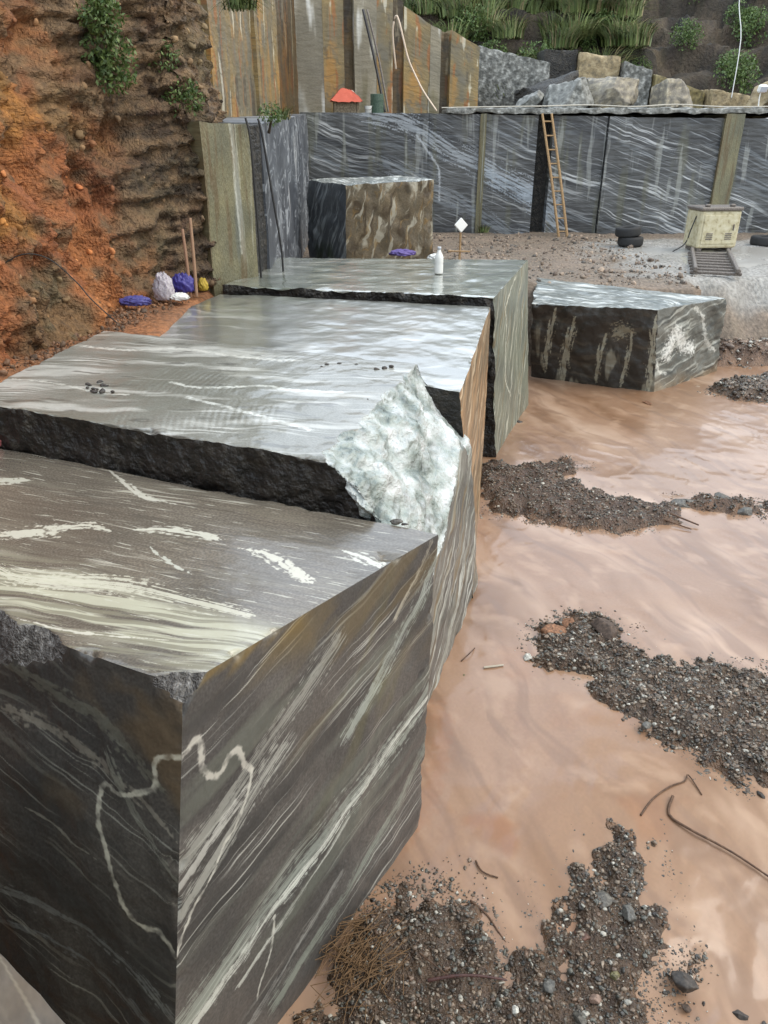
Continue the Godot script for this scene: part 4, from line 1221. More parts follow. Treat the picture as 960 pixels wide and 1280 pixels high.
	var bl := [[Vector3(4.05, 4.35, -22.0), Vector3(1.6, 1.0, 1.1), "dark bluish boulder on the ledge with a sharp crest", mats["dark_stone"]],
		[Vector3(4.55, 4.40, -21.2), Vector3(1.15, 0.85, 0.9), "grey veined boulder leaning on the tall boulder", g],
		[Vector3(5.55, 4.45, -21.4), Vector3(1.35, 0.9, 1.0), "large pale boulder with a cream face on the ledge", gb],
		[Vector3(3.55, 4.25, -21.0), Vector3(0.75, 0.4, 0.5), "small flat boulder at the foot of the dark bluish boulder", g],
		[Vector3(7.05, 4.38, -21.0), Vector3(1.0, 0.75, 0.8), "cream boulder alone on the ledge beside the hose", gb],
		[Vector3(9.7, 4.35, -22.0), Vector3(1.3, 0.8, 0.8), "rounded brown boulder under the hanging cable", tan]]
	var r := RandomNumberGenerator.new()
	r.seed = 12
	for q in bl:
		var h: Vector3 = q[1] * Vector3(0.46, 0.38, 0.46)
		var c := box8(-h.x, h.x, -h.y, h.y, h.z, -h.z)
		for i in 8:
			c[i] += Vector3(r.randfn() * h.x, r.randfn() * h.y, r.randfn() * h.z) * 0.16
		var breaks := []
		for i in 3:
			var nrm := Vector3(r.randf_range(-1, 1), r.randf_range(0.2, 1.0), r.randf_range(-0.3, 1)).normalized()
			breaks.append([nrm * (h * nrm).length() * r.randf_range(0.72, 0.95), nrm, 0.04])
		var o := single("boulder", block_mesh(c, {"n": Vector3i(20, 18, 18), "r0": 0.02, "r1": 0.12, "edge_freq": 2.0, "amp": [0.04, 0.04, 0.04], "seed": 250 + k, "cuts": breaks, "floor": true, "cut_freq": 3.0}, [q[3], q[3], q[3], q[3], q[3], q[3], q[3]]), null, q[2], "boulder", q[0])
		o.rotation = Vector3(r.randfn() * 0.15, r.randfn() * 0.5, r.randfn() * 0.25)
		k += 1

func recess_shade() -> Material:
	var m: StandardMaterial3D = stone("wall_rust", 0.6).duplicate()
	m.albedo_color = Color(0.66, 0.62, 0.56)  # darker tint puts the shade of the recessed columns into the colour
	mats["shaded_rust"] = m
	return mats["shaded_rust"]

# ---------------------------------------------------------------- gravel banks in the mud
func bank_height(poly: PackedVector2Array, hmax: float, sd: int, x: float, z: float) -> float:
	var n := n_fine.get_noise_2d(x + sd, z)
	var n2 := n_ground.get_noise_2d(x * 2.0 + sd * 3.0, z * 2.0)
	var m := inside_margin(poly, Vector2(x, z)) + 0.13 * n + 0.07 * n2
	return water_level(x, z) - 0.03 + (hmax + 0.03) * sstep(-0.07, 0.22, m) + 0.05 * n * sstep(0.0, 0.12, m)

func gravel_bank(label: String, outline: Array, hmax: float, sd: int, cell: float, count: int, small: float, large: float, soil: Color, tones: Array) -> void:
	var poly := PackedVector2Array(outline)
	var lo := poly[0]; var hi := poly[0]
	for q in poly:
		lo = lo.min(q); hi = hi.max(q)
	lo -= Vector2(0.15, 0.15); hi += Vector2(0.15, 0.15)
	var t := thing("gravel_bank", label, "gravel")
	var nu := int((hi.x - lo.x) / cell); var nv := int((hi.y - lo.y) / cell)
	var p := PackedVector3Array(); var col := PackedColorArray()
	var nk := noise(sd + 5, 6.0, 4)
	for j in nv + 1:
		var z := lo.y + (hi.y - lo.y) * j / nv
		for i in nu + 1:
			var x := lo.x + (hi.x - lo.x) * i / nu
			p.append(Vector3(x, bank_height(poly, hmax, sd, x, z), z))
			var silt := sstep(0.10, -0.08, inside_margin(poly, Vector2(x, z)) + 0.16 * nk.get_noise_2d(x * 1.4, z * 1.4))
			col.append(soil.lerp(lin(140, 108, 82), silt) * (1.0 + 0.6 * nk.get_noise_2d(x, z)))
	var m: StandardMaterial3D = mats["earth"].duplicate()
	m.uv1_scale = Vector3.ONE * 3.0
	m.heightmap_scale = 2.0
	m.roughness = 0.4
	part("soil", grid_mesh(p, nu, nv, PackedVector2Array(), col), m, t)
	var r := RandomNumberGenerator.new()
	r.seed = sd
	var pm := plain(Color.WHITE, 0.34)
	pm.vertex_color_use_as_albedo = true
	for variant in 3:
		var mm := MultiMesh.new()
		mm.transform_format = MultiMesh.TRANSFORM_3D
		mm.use_colors = true
		mm.mesh = stone_mesh(Vector3(1, 0.62, 0.85), sd * 3 + variant, 5, 10, 0.25)
		var xf := []
		var cs := []
		var tries := 0
		while xf.size() < count / 3 and tries < count * 3:
			tries += 1
			var x := r.randf_range(lo.x, hi.x); var z := r.randf_range(lo.y, hi.y)
			var mg := inside_margin(poly, Vector2(x, z)) + 0.13 * n_fine.get_noise_2d(x + sd, z) + 0.07 * n_ground.get_noise_2d(x * 2.0 + sd * 3.0, z * 2.0)
			if mg < -0.14 or r.randf() > sstep(-0.14, 0.10, mg) * 0.96 + 0.04: continue
			if n_fine.get_noise_2d(x * 1.7 + 50.0, z * 1.7) + r.randf_range(-0.25, 0.25) < -0.3: continue
			var s := small * exp(pow(r.randf(), 2.4) * log(large / small))
			var y := maxf(bank_height(poly, hmax, sd, x, z), water_level(x, z) - s * 0.2)
			var b := Basis.from_euler(Vector3(r.randf() * TAU, r.randf() * TAU, r.randf() * TAU)).scaled(Vector3(s * r.randf_range(0.8, 1.3), s * r.randf_range(0.6, 1.0), s * r.randf_range(0.8, 1.2)))
			xf.append(Transform3D(b, Vector3(x, y + s * 0.02, z)))
			var c: Color = tones[r.randi() % tones.size()]
			if r.randf() < 0.05: c = lin(176, 172, 160)
			cs.append(c * r.randf_range(0.5, 1.2))
		mm.instance_count = xf.size()
		for i in xf.size():
			mm.set_instance_transform(i, xf[i]); mm.set_instance_color(i, cs[i])
		var o := MultiMeshInstance3D.new()
		o.name = "gravel"
		o.multimesh = mm
		o.material_override = pm
		o.set_meta("kind", "stuff")
		t.add_child(o, true)

func build_gravel() -> void:
	var g := [lin(90, 81, 70), lin(108, 96, 82), lin(68, 62, 56), lin(118, 102, 86), lin(96, 96, 88), lin(134, 120, 104), lin(104, 84, 68), lin(80, 76, 70)]
	var soil := lin(92, 74, 58)
	gravel_bank("tongue of dark gravel under the straw, at the foot of the zigzag-veined block", [Vector2(-0.34, -1.5), Vector2(-0.36, -2.12), Vector2(-0.17, -2.6), Vector2(0.08, -2.76), Vector2(0.30, -2.72), Vector2(0.48, -2.58), Vector2(0.62, -2.44), Vector2(0.80, -2.44), Vector2(0.88, -2.70), Vector2(1.04, -2.90), Vector2(1.30, -3.08), Vector2(1.48, -2.94), Vector2(1.50, -2.62), Vector2(1.50, -2.40), Vector2(1.28, -2.22), Vector2(1.30, -1.9), Vector2(1.2, -1.4)], 0.045, 301, 0.02, 17000, 0.008, 0.045, soil, g)
	gravel_bank("broad bank of dark gravel in mid-flow with brown clods at its tip", [Vector2(1.02, -4.62), Vector2(1.22, -4.80), Vector2(1.50, -4.86), Vector2(1.78, -4.84), Vector2(1.80, -4.50), Vector2(2.05, -4.42), Vector2(2.40, -4.30), Vector2(3.1, -4.05), Vector2(3.5, -3.7), Vector2(3.2, -3.3), Vector2(2.45, -3.30), Vector2(2.12, -3.30), Vector2(1.95, -3.44), Vector2(1.70, -3.58), Vector2(1.48, -3.80), Vector2(1.30, -4.10), Vector2(1.05, -4.30)], 0.06, 311, 0.025, 17000, 0.009, 0.048, soil, g)
	gravel_bank("crescent of brown gravel beside the orange-brown streaked block", [Vector2(0.95, -7.75), Vector2(1.3, -7.85), Vector2(1.7, -7.80), Vector2(2.1, -7.98), Vector2(2.25, -7.78), Vector2(2.0, -7.45), Vector2(2.15, -7.15), Vector2(2.5, -6.95), Vector2(2.9, -6.72), Vector2(3.0, -6.48), Vector2(2.55, -6.30), Vector2(2.2, -6.18), Vector2(1.8, -6.30), Vector2(1.4, -6.50), Vector2(1.0, -6.55)], 0.075, 321, 0.04, 9000, 0.011, 0.045, lin(104, 82, 66), g)
	gravel_bank("low strip of gravel in the water beyond the dark stained block", [Vector2(4.62, -10.5), Vector2(5.0, -10.9), Vector2(5.9, -11.3), Vector2(6.6, -11.2), Vector2(6.2, -10.4), Vector2(5.3, -9.95), Vector2(4.9, -10.1)], 0.10, 331, 0.07, 2500, 0.03, 0.09, soil, g)
	gravel_bank("rubble heap sloping down from the bench floor to the water", [Vector2(5.1, -11.9), Vector2(5.5, -12.6), Vector2(6.2, -13.4), Vector2(8.2, -13.6), Vector2(8.6, -12.4), Vector2(7.2, -12.0), Vector2(6.2, -11.8)], 0.30, 341, 0.1, 3000, 0.04, 0.14, lin(120, 96, 78), [lin(128, 108, 92), lin(104, 88, 76), lin(90, 80, 70), lin(140, 124, 108)])
	gravel_bank("small line of dark grit around the grey-blue slab", [Vector2(2.85, -6.95), Vector2(3.3, -7.0), Vector2(3.75, -6.85), Vector2(4.3, -6.95), Vector2(4.2, -6.7), Vector2(3.6, -6.55), Vector2(3.1, -6.6)], 0.07, 351, 0.05, 1500, 0.016, 0.05, lin(110, 84, 64), g)
	# loose spoil on the bench floor and at the foot of the cliff, uncountable crumbs
	var r := RandomNumberGenerator.new()
	r.seed = 77
	for zone in [[-1.2, 5.2, -18.9, -10.6, 5200, "brown spoil strewn over the bench floor before the long wall", 0.02, 0.16], [-3.1, -1.75, -8.3, -4.3, 3000, "crumbs of red soil along the foot of the cliff", 0.015, 0.10]]:
		var mm := MultiMesh.new()
		mm.transform_format = MultiMesh.TRANSFORM_3D
		mm.use_colors = true
		mm.mesh = stone_mesh(Vector3(1, 0.7, 0.85), 71, 5, 7, 0.2)
		var xf := []; var cs := []
		while xf.size() < zone[4]:
			var x := r.randf_range(zone[0], zone[1]); var z := r.randf_range(zone[2], zone[3])
			if n_ground.get_noise_2d(x * 1.5 + 40.0, z * 1.5) + r.randf_range(-0.35, 0.35) < 0.05: continue
			if zone[0] < -3.0:
				var edge := lerpf(-2.75, -2.2, sstep(-4.6, -8.4, z))
				if x > edge + 0.05 + r.randf() * 0.22: continue
			var s: float = zone[6] * exp(r.randf() * r.randf() * log(float(zone[7]) / float(zone[6])))
			xf.append(Transform3D(Basis.from_euler(Vector3(r.randf() * TAU, r.randf() * TAU, r.randf() * TAU)).scaled(Vector3.ONE * s), Vector3(x, ground_height(x, z) + s * 0.15, z)))
			var c: Color = [lin(134, 118, 102), lin(114, 100, 88), lin(98, 92, 84), lin(152, 134, 116)][r.randi() % 4] if zone[0] > -3.0 else [lin(136, 98, 68), lin(112, 84, 62), lin(92, 74, 58)][r.randi() % 3]
			cs.append(c * r.randf_range(0.65, 1.3))
		mm.instance_count = xf.size()
		for i in xf.size():
			mm.set_instance_transform(i, xf[i]); mm.set_instance_color(i, cs[i])
		var o := MultiMeshInstance3D.new()
		o.name = numbered("spoil")
		o.multimesh = mm
		var pm := plain(Color.WHITE, 0.7)
		pm.vertex_color_use_as_albedo = true
		o.material_override = pm
		o.set_meta("kind", "stuff")
		tag(o, zone[5], "rubble")
		add_child(o)

# ---------------------------------------------------------------- stones, twigs, straw
func stone_mat(c: Color, rough := 0.5) -> StandardMaterial3D:
	return mottled([[0.0, c * 0.55], [0.45, c * 0.9], [0.7, c * 1.1], [1.0, c * 1.5]], int(c.r * 255) + int(c.b * 91), 0.02, 4.0, rough)

func build_rocks_and_twigs() -> void:
	var kinds := {"grey": stone_mat(rgb(92, 88, 80)), "blue": stone_mat(rgb(96, 94, 88)), "dark": stone_mat(rgb(62, 56, 50)), "moss": stone_mat(rgb(104, 98, 66)), "pink": stone_mat(rgb(132, 108, 94)), "white": stone_mat(rgb(190, 188, 178)), "rust": stone_mat(rgb(96, 66, 52)), "clod": stone_mat(rgb(136, 98, 72), 0.8), "soil": stone_mat(rgb(84, 70, 60), 0.8)}
	mats["kinds"] = kinds
	# position, size in metres, kind, label
	var list := [
		[Vector3(1.135, 0.02, -2.63), Vector3(0.13, 0.07, 0.12), "grey", "flat grey stone near the tip of the gravel tongue"],
		[Vector3(1.25, 0.01, -2.54), Vector3(0.12, 0.07, 0.11), "blue", "bluish stone bedded in the gravel tongue"],
		[Vector3(1.03, 0.0, -2.60), Vector3(0.11, 0.09, 0.10), "dark", "dark stone on the edge of the gravel tongue"],
		[Vector3(1.10, -0.05, -2.27), Vector3(0.075, 0.06, 0.07), "moss", "yellow-green stone among dark gravel"],
		[Vector3(0.996, -0.07, -2.17), Vector3(0.07, 0.06, 0.06), "pink", "pinkish stone among dark gravel"],
		[Vector3(1.43, -0.06, -2.25), Vector3(0.15, 0.10, 0.12), "dark", "dark angular stone lying alone in the brown water"],
		[Vector3(1.31, 0.04, -2.84), Vector3(0.05, 0.04, 0.05), "white", "small cream stone at the very tip of the gravel tongue"],
		[Vector3(0.99, -0.03, -2.46), Vector3(0.10, 0.08, 0.09), "rust", "reddish dark stone in the gravel tongue"],
		[Vector3(0.87, -0.06, -2.40), Vector3(0.08, 0.07, 0.07), "rust", "small reddish stone where the gravel meets the water"],
		[Vector3(1.67, -0.13, -2.13), Vector3(0.11, 0.06, 0.07), "dark", "dark stone awash beside a smaller one"],
		[Vector3(1.76, -0.14, -2.08), Vector3(0.07, 0.05, 0.06), "dark", "smaller dark stone awash next to its neighbour"],
		[Vector3(1.42, -0.11, -2.15), Vector3(0.055, 0.04, 0.05), "soil", "small brown lump beside the dark angular stone"],
		[Vector3(0.605, -0.05, -2.11), Vector3(0.06, 0.04, 0.05), "white", "white chip lying on the gravel below the red stick"],
		[Vector3(0.78, -0.05, -2.22), Vector3(0.09, 0.06, 0.08), "blue", "grey-violet cobble in the middle of the gravel tongue"],
		[Vector3(0.90, -0.06, -2.08), Vector3(0.08, 0.06, 0.07), "grey", "grey cobble beside the pinkish stone"],
		[Vector3(1.017, 0.24, -4.36), Vector3(0.10, 0.06, 0.08), "white", "pale flat stone at the tip of the broad gravel bank"],
		[Vector3(1.62, 0.32, -4.62), Vector3(0.30, 0.20, 0.24), "soil", "big dark clod on top of the broad gravel bank"],
		[Vector3(1.24, 0.28, -4.62), Vector3(0.24, 0.13, 0.18), "clod", "orange clod of earth on the broad gravel bank"],
		[Vector3(1.38, 0.30, -4.70), Vector3(0.16, 0.11, 0.14), "clod", "smaller orange clod next to the big dark clod"],
		[Vector3(1.655, 0.22, -3.69), Vector3(0.10, 0.06, 0.08), "blue", "blue-grey stone on the broad gravel bank"],
		[Vector3(1.875, 0.25, -3.85), Vector3(0.10, 0.05, 0.07), "white", "pale stone in the middle of the broad gravel bank"],
		[Vector3(1.464, 0.26, -4.28), Vector3(0.07, 0.06, 0.06), "white", "pale pebble below the big dark clod"],
		[Vector3(0.858, 0.20, -4.28), Vector3(0.09, 0.05, 0.07), "soil", "dark clump by the white stick"],
		[Vector3(0.56, 0.20, -4.18), Vector3(0.16, 0.10, 0.12), "moss", "mossy clod against the foot of the grey streaked face"],
		[Vector3(0.47, 0.17, -3.95), Vector3(0.10, 0.06, 0.09), "soil", "brown clod in the corner between two block faces"],
		[Vector3(2.20, 0.11, -3.23), Vector3(0.07, 0.05, 0.05), "dark", "dark pebble in open water off the broad gravel bank"],
		[Vector3(3.52, 0.28, -6.62), Vector3(0.22, 0.24, 0.16), "blue", "grey-blue stone standing on edge in the grit line"],
		[Vector3(3.40, 0.30, -6.85), Vector3(0.30, 0.10, 0.20), "grey", "flat grey slab in the grit line"],
		[Vector3(3.0, 0.27, -6.82), Vector3(0.36, 0.09, 0.24), "grey", "wide wet grey slab half sunk in mud"],
		[Vector3(3.6, 0.27, -9.95), Vector3(0.16, 0.08, 0.1), "clod", "orange lump in the water below the dark stained block"],
		[Vector3(1.74, 0.26, -9.2), Vector3(0.12, 0.08, 0.1), "dark", "dark stone at the foot of the green-grey side"],
	]
	var k := 0
	for q in list:
		var sz: Vector3 = q[1]
		var o := single("rock", stone_mesh(sz * Vector3(1.05, 0.8, 0.95), 400 + k, 20, 15, 0.06), kinds[q[2]], q[3], "stone", q[0] - Vector3(0, sz.y * 0.12, 0))
		o.rotation.y = k * 1.7
		k += 1
	# chips on the block tops
	var chips := [[Vector3(-0.937, 1.875, -3.85), 0.10], [Vector3(-0.788, 1.875, -3.77), 0.13], [Vector3(-0.671, 1.87, -3.72), 0.10], [Vector3(-0.57, 1.87, -3.66), 0.06], [Vector3(-0.45, 1.87, -3.62), 0.05], [Vector3(0.06, 1.872, -3.28), 0.07], [Vector3(0.10, 1.87, -3.26), 0.04]]
	for q in chips:
		var s: float = q[1]
		single("stone_chip", stone_mesh(Vector3(s, s * 0.4, s * 0.7), 450 + k, 8, 8, 0.25), kinds["dark" if k % 2 else "grey"], "broken stone chip lying on the brown top below the dark step", "stone", q[0], "chips below the dark step")
		k += 1
	for q in [[Vector3(-0.386, 2.14, -5.10), 0.05], [Vector3(-0.304, 2.14, -5.12), 0.045], [Vector3(-0.184, 2.14, -5.10), 0.04], [Vector3(-0.054, 2.145, -4.98), 0.05], [Vector3(0.0, 2.145, -5.0), 0.05], [Vector3(0.05, 2.145, -5.04), 0.045], [Vector3(-0.096, 2.128, -4.37), 0.035], [Vector3(-0.42, 2.14, -5.05), 0.03]]:
		var s: float = q[1]
		single("crumb", stone_mesh(Vector3(s, s * 0.6, s * 0.8), 450 + k, 7, 8, 0.25), kinds["dark"], "dark crumb on the wet top near the saw seam", "stone", q[0], "crumbs along the saw seam")
		k += 1
	var r := RandomNumberGenerator.new()
	r.seed = 5
	for i in 14:
		var s := r.randf_range(0.02, 0.05)
		single("crumb", stone_mesh(Vector3(s, s * 0.5, s * 0.8), 490 + i, 7, 8, 0.25), kinds["dark"], "dark crumb in the patch of crumbs on the second block's left side", "stone", Vector3(-1.80 + r.randfn() * 0.07, 2.134, -4.59 + r.randfn() * 0.07), "patch of crumbs on the second block")
	# mud-coloured sticks
	var wood := mottled([[0.0, rgb(52, 36, 26)], [0.5, rgb(84, 60, 42)], [1.0, rgb(120, 92, 66)]], 95, 0.02, 3.0, 0.7)
	var redwood := mottled([[0.0, rgb(48, 26, 24)], [1.0, rgb(92, 56, 46)]], 96, 0.02, 3.0, 0.5)
	var pale := plain(rgb(176, 168, 150), 0.6)
	var tw := [
		[[Vector3(1.459, 0.085, -3.101), Vector3(1.559, 0.105, -3.2), Vector3(1.692, 0.125, -3.278), Vector3(1.775, 0.13, -3.315), Vector3(1.82, 0.14, -3.346), Vector3(1.854, 0.11, -3.223)], 0.010, wood, "bent brown root arching out of the brown water"],
		[[Vector3(1.672, 0.12, -3.204), Vector3(1.629, 0.09, -3.105), Vector3(1.708, 0.07, -3.021), Vector3(1.826, 0.06, -2.935), Vector3(1.942, 0.04, -2.857), Vector3(2.1, 0.01, -2.70)], 0.014, wood, "long brown root trailing through the brown water"],
		[[Vector3(0.505, 0.03, -2.847), Vector3(0.524, 0.015, -2.787), Vector3(0.61, 0.005, -2.753)], 0.009, wood, "short crooked twig in open brown water"],
		[[Vector3(0.446, -0.02, -2.653), Vector3(0.524, -0.04, -2.571), Vector3(0.57, -0.055, -2.5), Vector3(0.608, -0.07, -2.445)], 0.010, wood, "thin curved twig along the edge of the gravel tongue"],
		[[Vector3(0.199, -0.04, -2.235), Vector3(0.342, -0.03, -2.243), Vector3(0.45, -0.03, -2.25), Vector3(0.58, -0.045, -2.243)], 0.014, redwood, "dark red-brown stick lying flat on gravel"],
		[[Vector3(0.173, -0.03, -2.36), Vector3(0.24, -0.025, -2.31), Vector3(0.31, -0.04, -2.27)], 0.007, wood, "short dark twig beside the straw"],
		[[Vector3(-0.14, -0.10, -2.02), Vector3(0.011, -0.085, -2.078)], 0.007, pale, "pale bare stalk at the foot of the veined face"],
		[[Vector3(-0.06, -0.1, -1.98), Vector3(0.05, -0.085, -2.05)], 0.006, pale, "second pale stalk lying beside the first"],
		[[Vector3(1.314, 0.045, -2.947), Vector3(1.36, 0.05, -2.9), Vector3(1.404, 0.03, -2.863)], 0.018, wood, "stubby piece of bark off the tip of the gravel tongue"],
		[[Vector3(0.699, 0.225, -4.259), Vector3(0.83, 0.235, -4.276)], 0.014, pale, "short whitish stick in the brown water"],
		[[Vector3(2.70, 0.32, -6.50), Vector3(2.95, 0.28, -6.30)], 0.016, wood, "brown stick at the end of the gravel crescent"],
		[[Vector3(2.62, 0.30, -6.40), Vector3(2.85, 0.27, -6.24)], 0.012, wood, "thin stick at the end of the gravel crescent"],
		[[Vector3(0.30, 0.09, -3.42), Vector3(0.36, 0.13, -3.46), Vector3(0.44, 0.12, -3.46)], 0.009, redwood, "dark twig caught at the corner of the veined face"],
		[[Vector3(0.54, 0.22, -4.33), Vector3(0.62, 0.25, -4.40), Vector3(0.66, 0.22, -4.5)], 0.008, wood, "twig beside the mossy clod"],
		[[Vector3(0.45, 0.15, -3.78), Vector3(0.60, 0.19, -3.98)], 0.005, pale, "pale straw leaning on the mossy clod"],
	]
	for q in tw:
		var pts := []; var rads := []
		var src: Array = q[0]
		for i in src.size():
			pts.append(src[i] + Vector3(r.randfn(), r.randfn() * 0.3, r.randfn()) * 0.006)
			rads.append(float(q[1]) * 0.62 * (1.0 - 0.5 * i / src.size()))
		single("twig", tube_mesh(pts, rads, 7), q[2], q[3], "twig")
	# straw, too tangled to count
	var st := SurfaceTool.new()
	st.begin(Mesh.PRIMITIVE_TRIANGLES)
	for i in 190:
		var c := Vector3(-0.12 + r.randfn() * 0.09, 0, -2.36 + r.randfn() * 0.09)
		c.y = water_level(c.x, c.z) + 0.05 + r.randf() * 0.045
		var a := r.randfn() * 0.7 + 0.9
		var d := Vector3(cos(a), r.randfn() * 0.15, -sin(a)) * r.randf_range(0.04, 0.11)
		st.append_from(tube_mesh([c - d, c + d], [0.0022, 0.0018], 4), 0, Transform3D.IDENTITY)
	var so := single("straw", st.commit(), mottled([[0.0, rgb(62, 44, 28)], [0.5, rgb(106, 80, 52)], [1.0, rgb(150, 124, 86)]], 97, 0.05, 9.0, 0.8), "tangle of brown straw against the foot of the veined face", "straw")
	so.set_meta("kind", "stuff")

# ---------------------------------------------------------------- plants
func blades_mesh(n: int, h: float, spread: float, width: float, sd: int, lean := Vector3.ZERO, droop := 0.6) -> ArrayMesh:
	var r := RandomNumberGenerator.new()
	r.seed = sd
	var v := PackedVector3Array(); var nn := PackedVector3Array(); var c := PackedColorArray(); var ix := PackedInt32Array()
	for i in n:
		var a := r.randf() * TAU
		var d := Vector3(cos(a), 0, sin(a))
		var root := d * spread * sqrt(r.randf()) * 0.6 + Vector3(0, r.randf() * 0.05, 0)
		var hh := h * r.randf_range(0.5, 1.1)
		var side := Vector3(-d.z, 0, d.x).rotated(Vector3.UP, r.randfn() * 0.6) * width * r.randf_range(0.6, 1.2)
		var tone := Color(0.06, 0.10, 0.022).lerp(Color(0.17, 0.21, 0.06), r.randf()) if r.randf() > 0.12 else Color(0.22, 0.18, 0.08)
		var first := v.size()
		for k in 5:
			var t := k / 4.0
			var P := root + Vector3.UP * hh * (t - droop * 0.55 * t * t) + (d * spread * 0.7 + lean) * t * t * r.randf_range(0.95, 1.05)
			var w := side * (1.0 - t * 0.92)
			v.append(P - w); v.append(P + w)
			var nm := (Vector3.UP + d * 0.5).normalized()
			nn.append(nm); nn.append(nm); c.append(tone); c.append(tone)
		for k in 4:
			var q := first + k * 2
			for z in [q, q + 1, q + 2, q + 1, q + 3, q + 2]: ix.append(z)
	return soup(v, nn, c, ix)

func leaves_mesh(n: int, size: Vector3, leaf: float, sd: int) -> ArrayMesh:
	var r := RandomNumberGenerator.new()
	r.seed = sd
	var nz := noise(sd, 1.2 / maxf(size.x, 0.2), 3)
	var v := PackedVector3Array(); var nn := PackedVector3Array(); var c := PackedColorArray(); var ix := PackedInt32Array()
	var made := 0
	var tries := 0
	while made < n and tries < n * 6:
		tries += 1
		var d := Vector3(r.randfn(), r.randfn(), r.randfn()).normalized()
		var P := d * size * 0.5 * pow(r.randf(), 0.45)
		if nz.get_noise_3dv(P * 3.0) < -0.05: continue
		P.y += size.y * 0.4
		made += 1
		var ax := Vector3(r.randfn(), r.randfn() - 0.5, r.randfn()).normalized()
		var bx := ax.cross(Vector3(r.randfn(), r.randfn(), r.randfn())).normalized()
		var L := leaf * r.randf_range(0.6, 1.3)
		var nm := ax.cross(bx)
		var tone := Color(0.04, 0.08, 0.02).lerp(Color(0.13, 0.19, 0.05), r.randf())
		var f := v.size()
		for q in [P, P + ax * L * 0.45 + bx * L * 0.24 + nm * L * 0.06, P + ax * L, P + ax * L * 0.45 - bx * L * 0.24 + nm * L * 0.06]:
			v.append(q); nn.append(nm); c.append(tone)
		for z in [f, f + 1, f + 2, f, f + 2, f + 3]: ix.append(z)
	return soup(v, nn, c, ix)

func soup(v: PackedVector3Array, nn: PackedVector3Array, c: PackedColorArray, ix: PackedInt32Array) -> ArrayMesh:
	var arr := []
	arr.resize(Mesh.ARRAY_MAX)
	arr[Mesh.ARRAY_VERTEX] = v; arr[Mesh.ARRAY_NORMAL] = nn; arr[Mesh.ARRAY_COLOR] = c; arr[Mesh.ARRAY_INDEX] = ix
	var me := ArrayMesh.new()
	me.add_surface_from_arrays(Mesh.PRIMITIVE_TRIANGLES, arr)
	return me

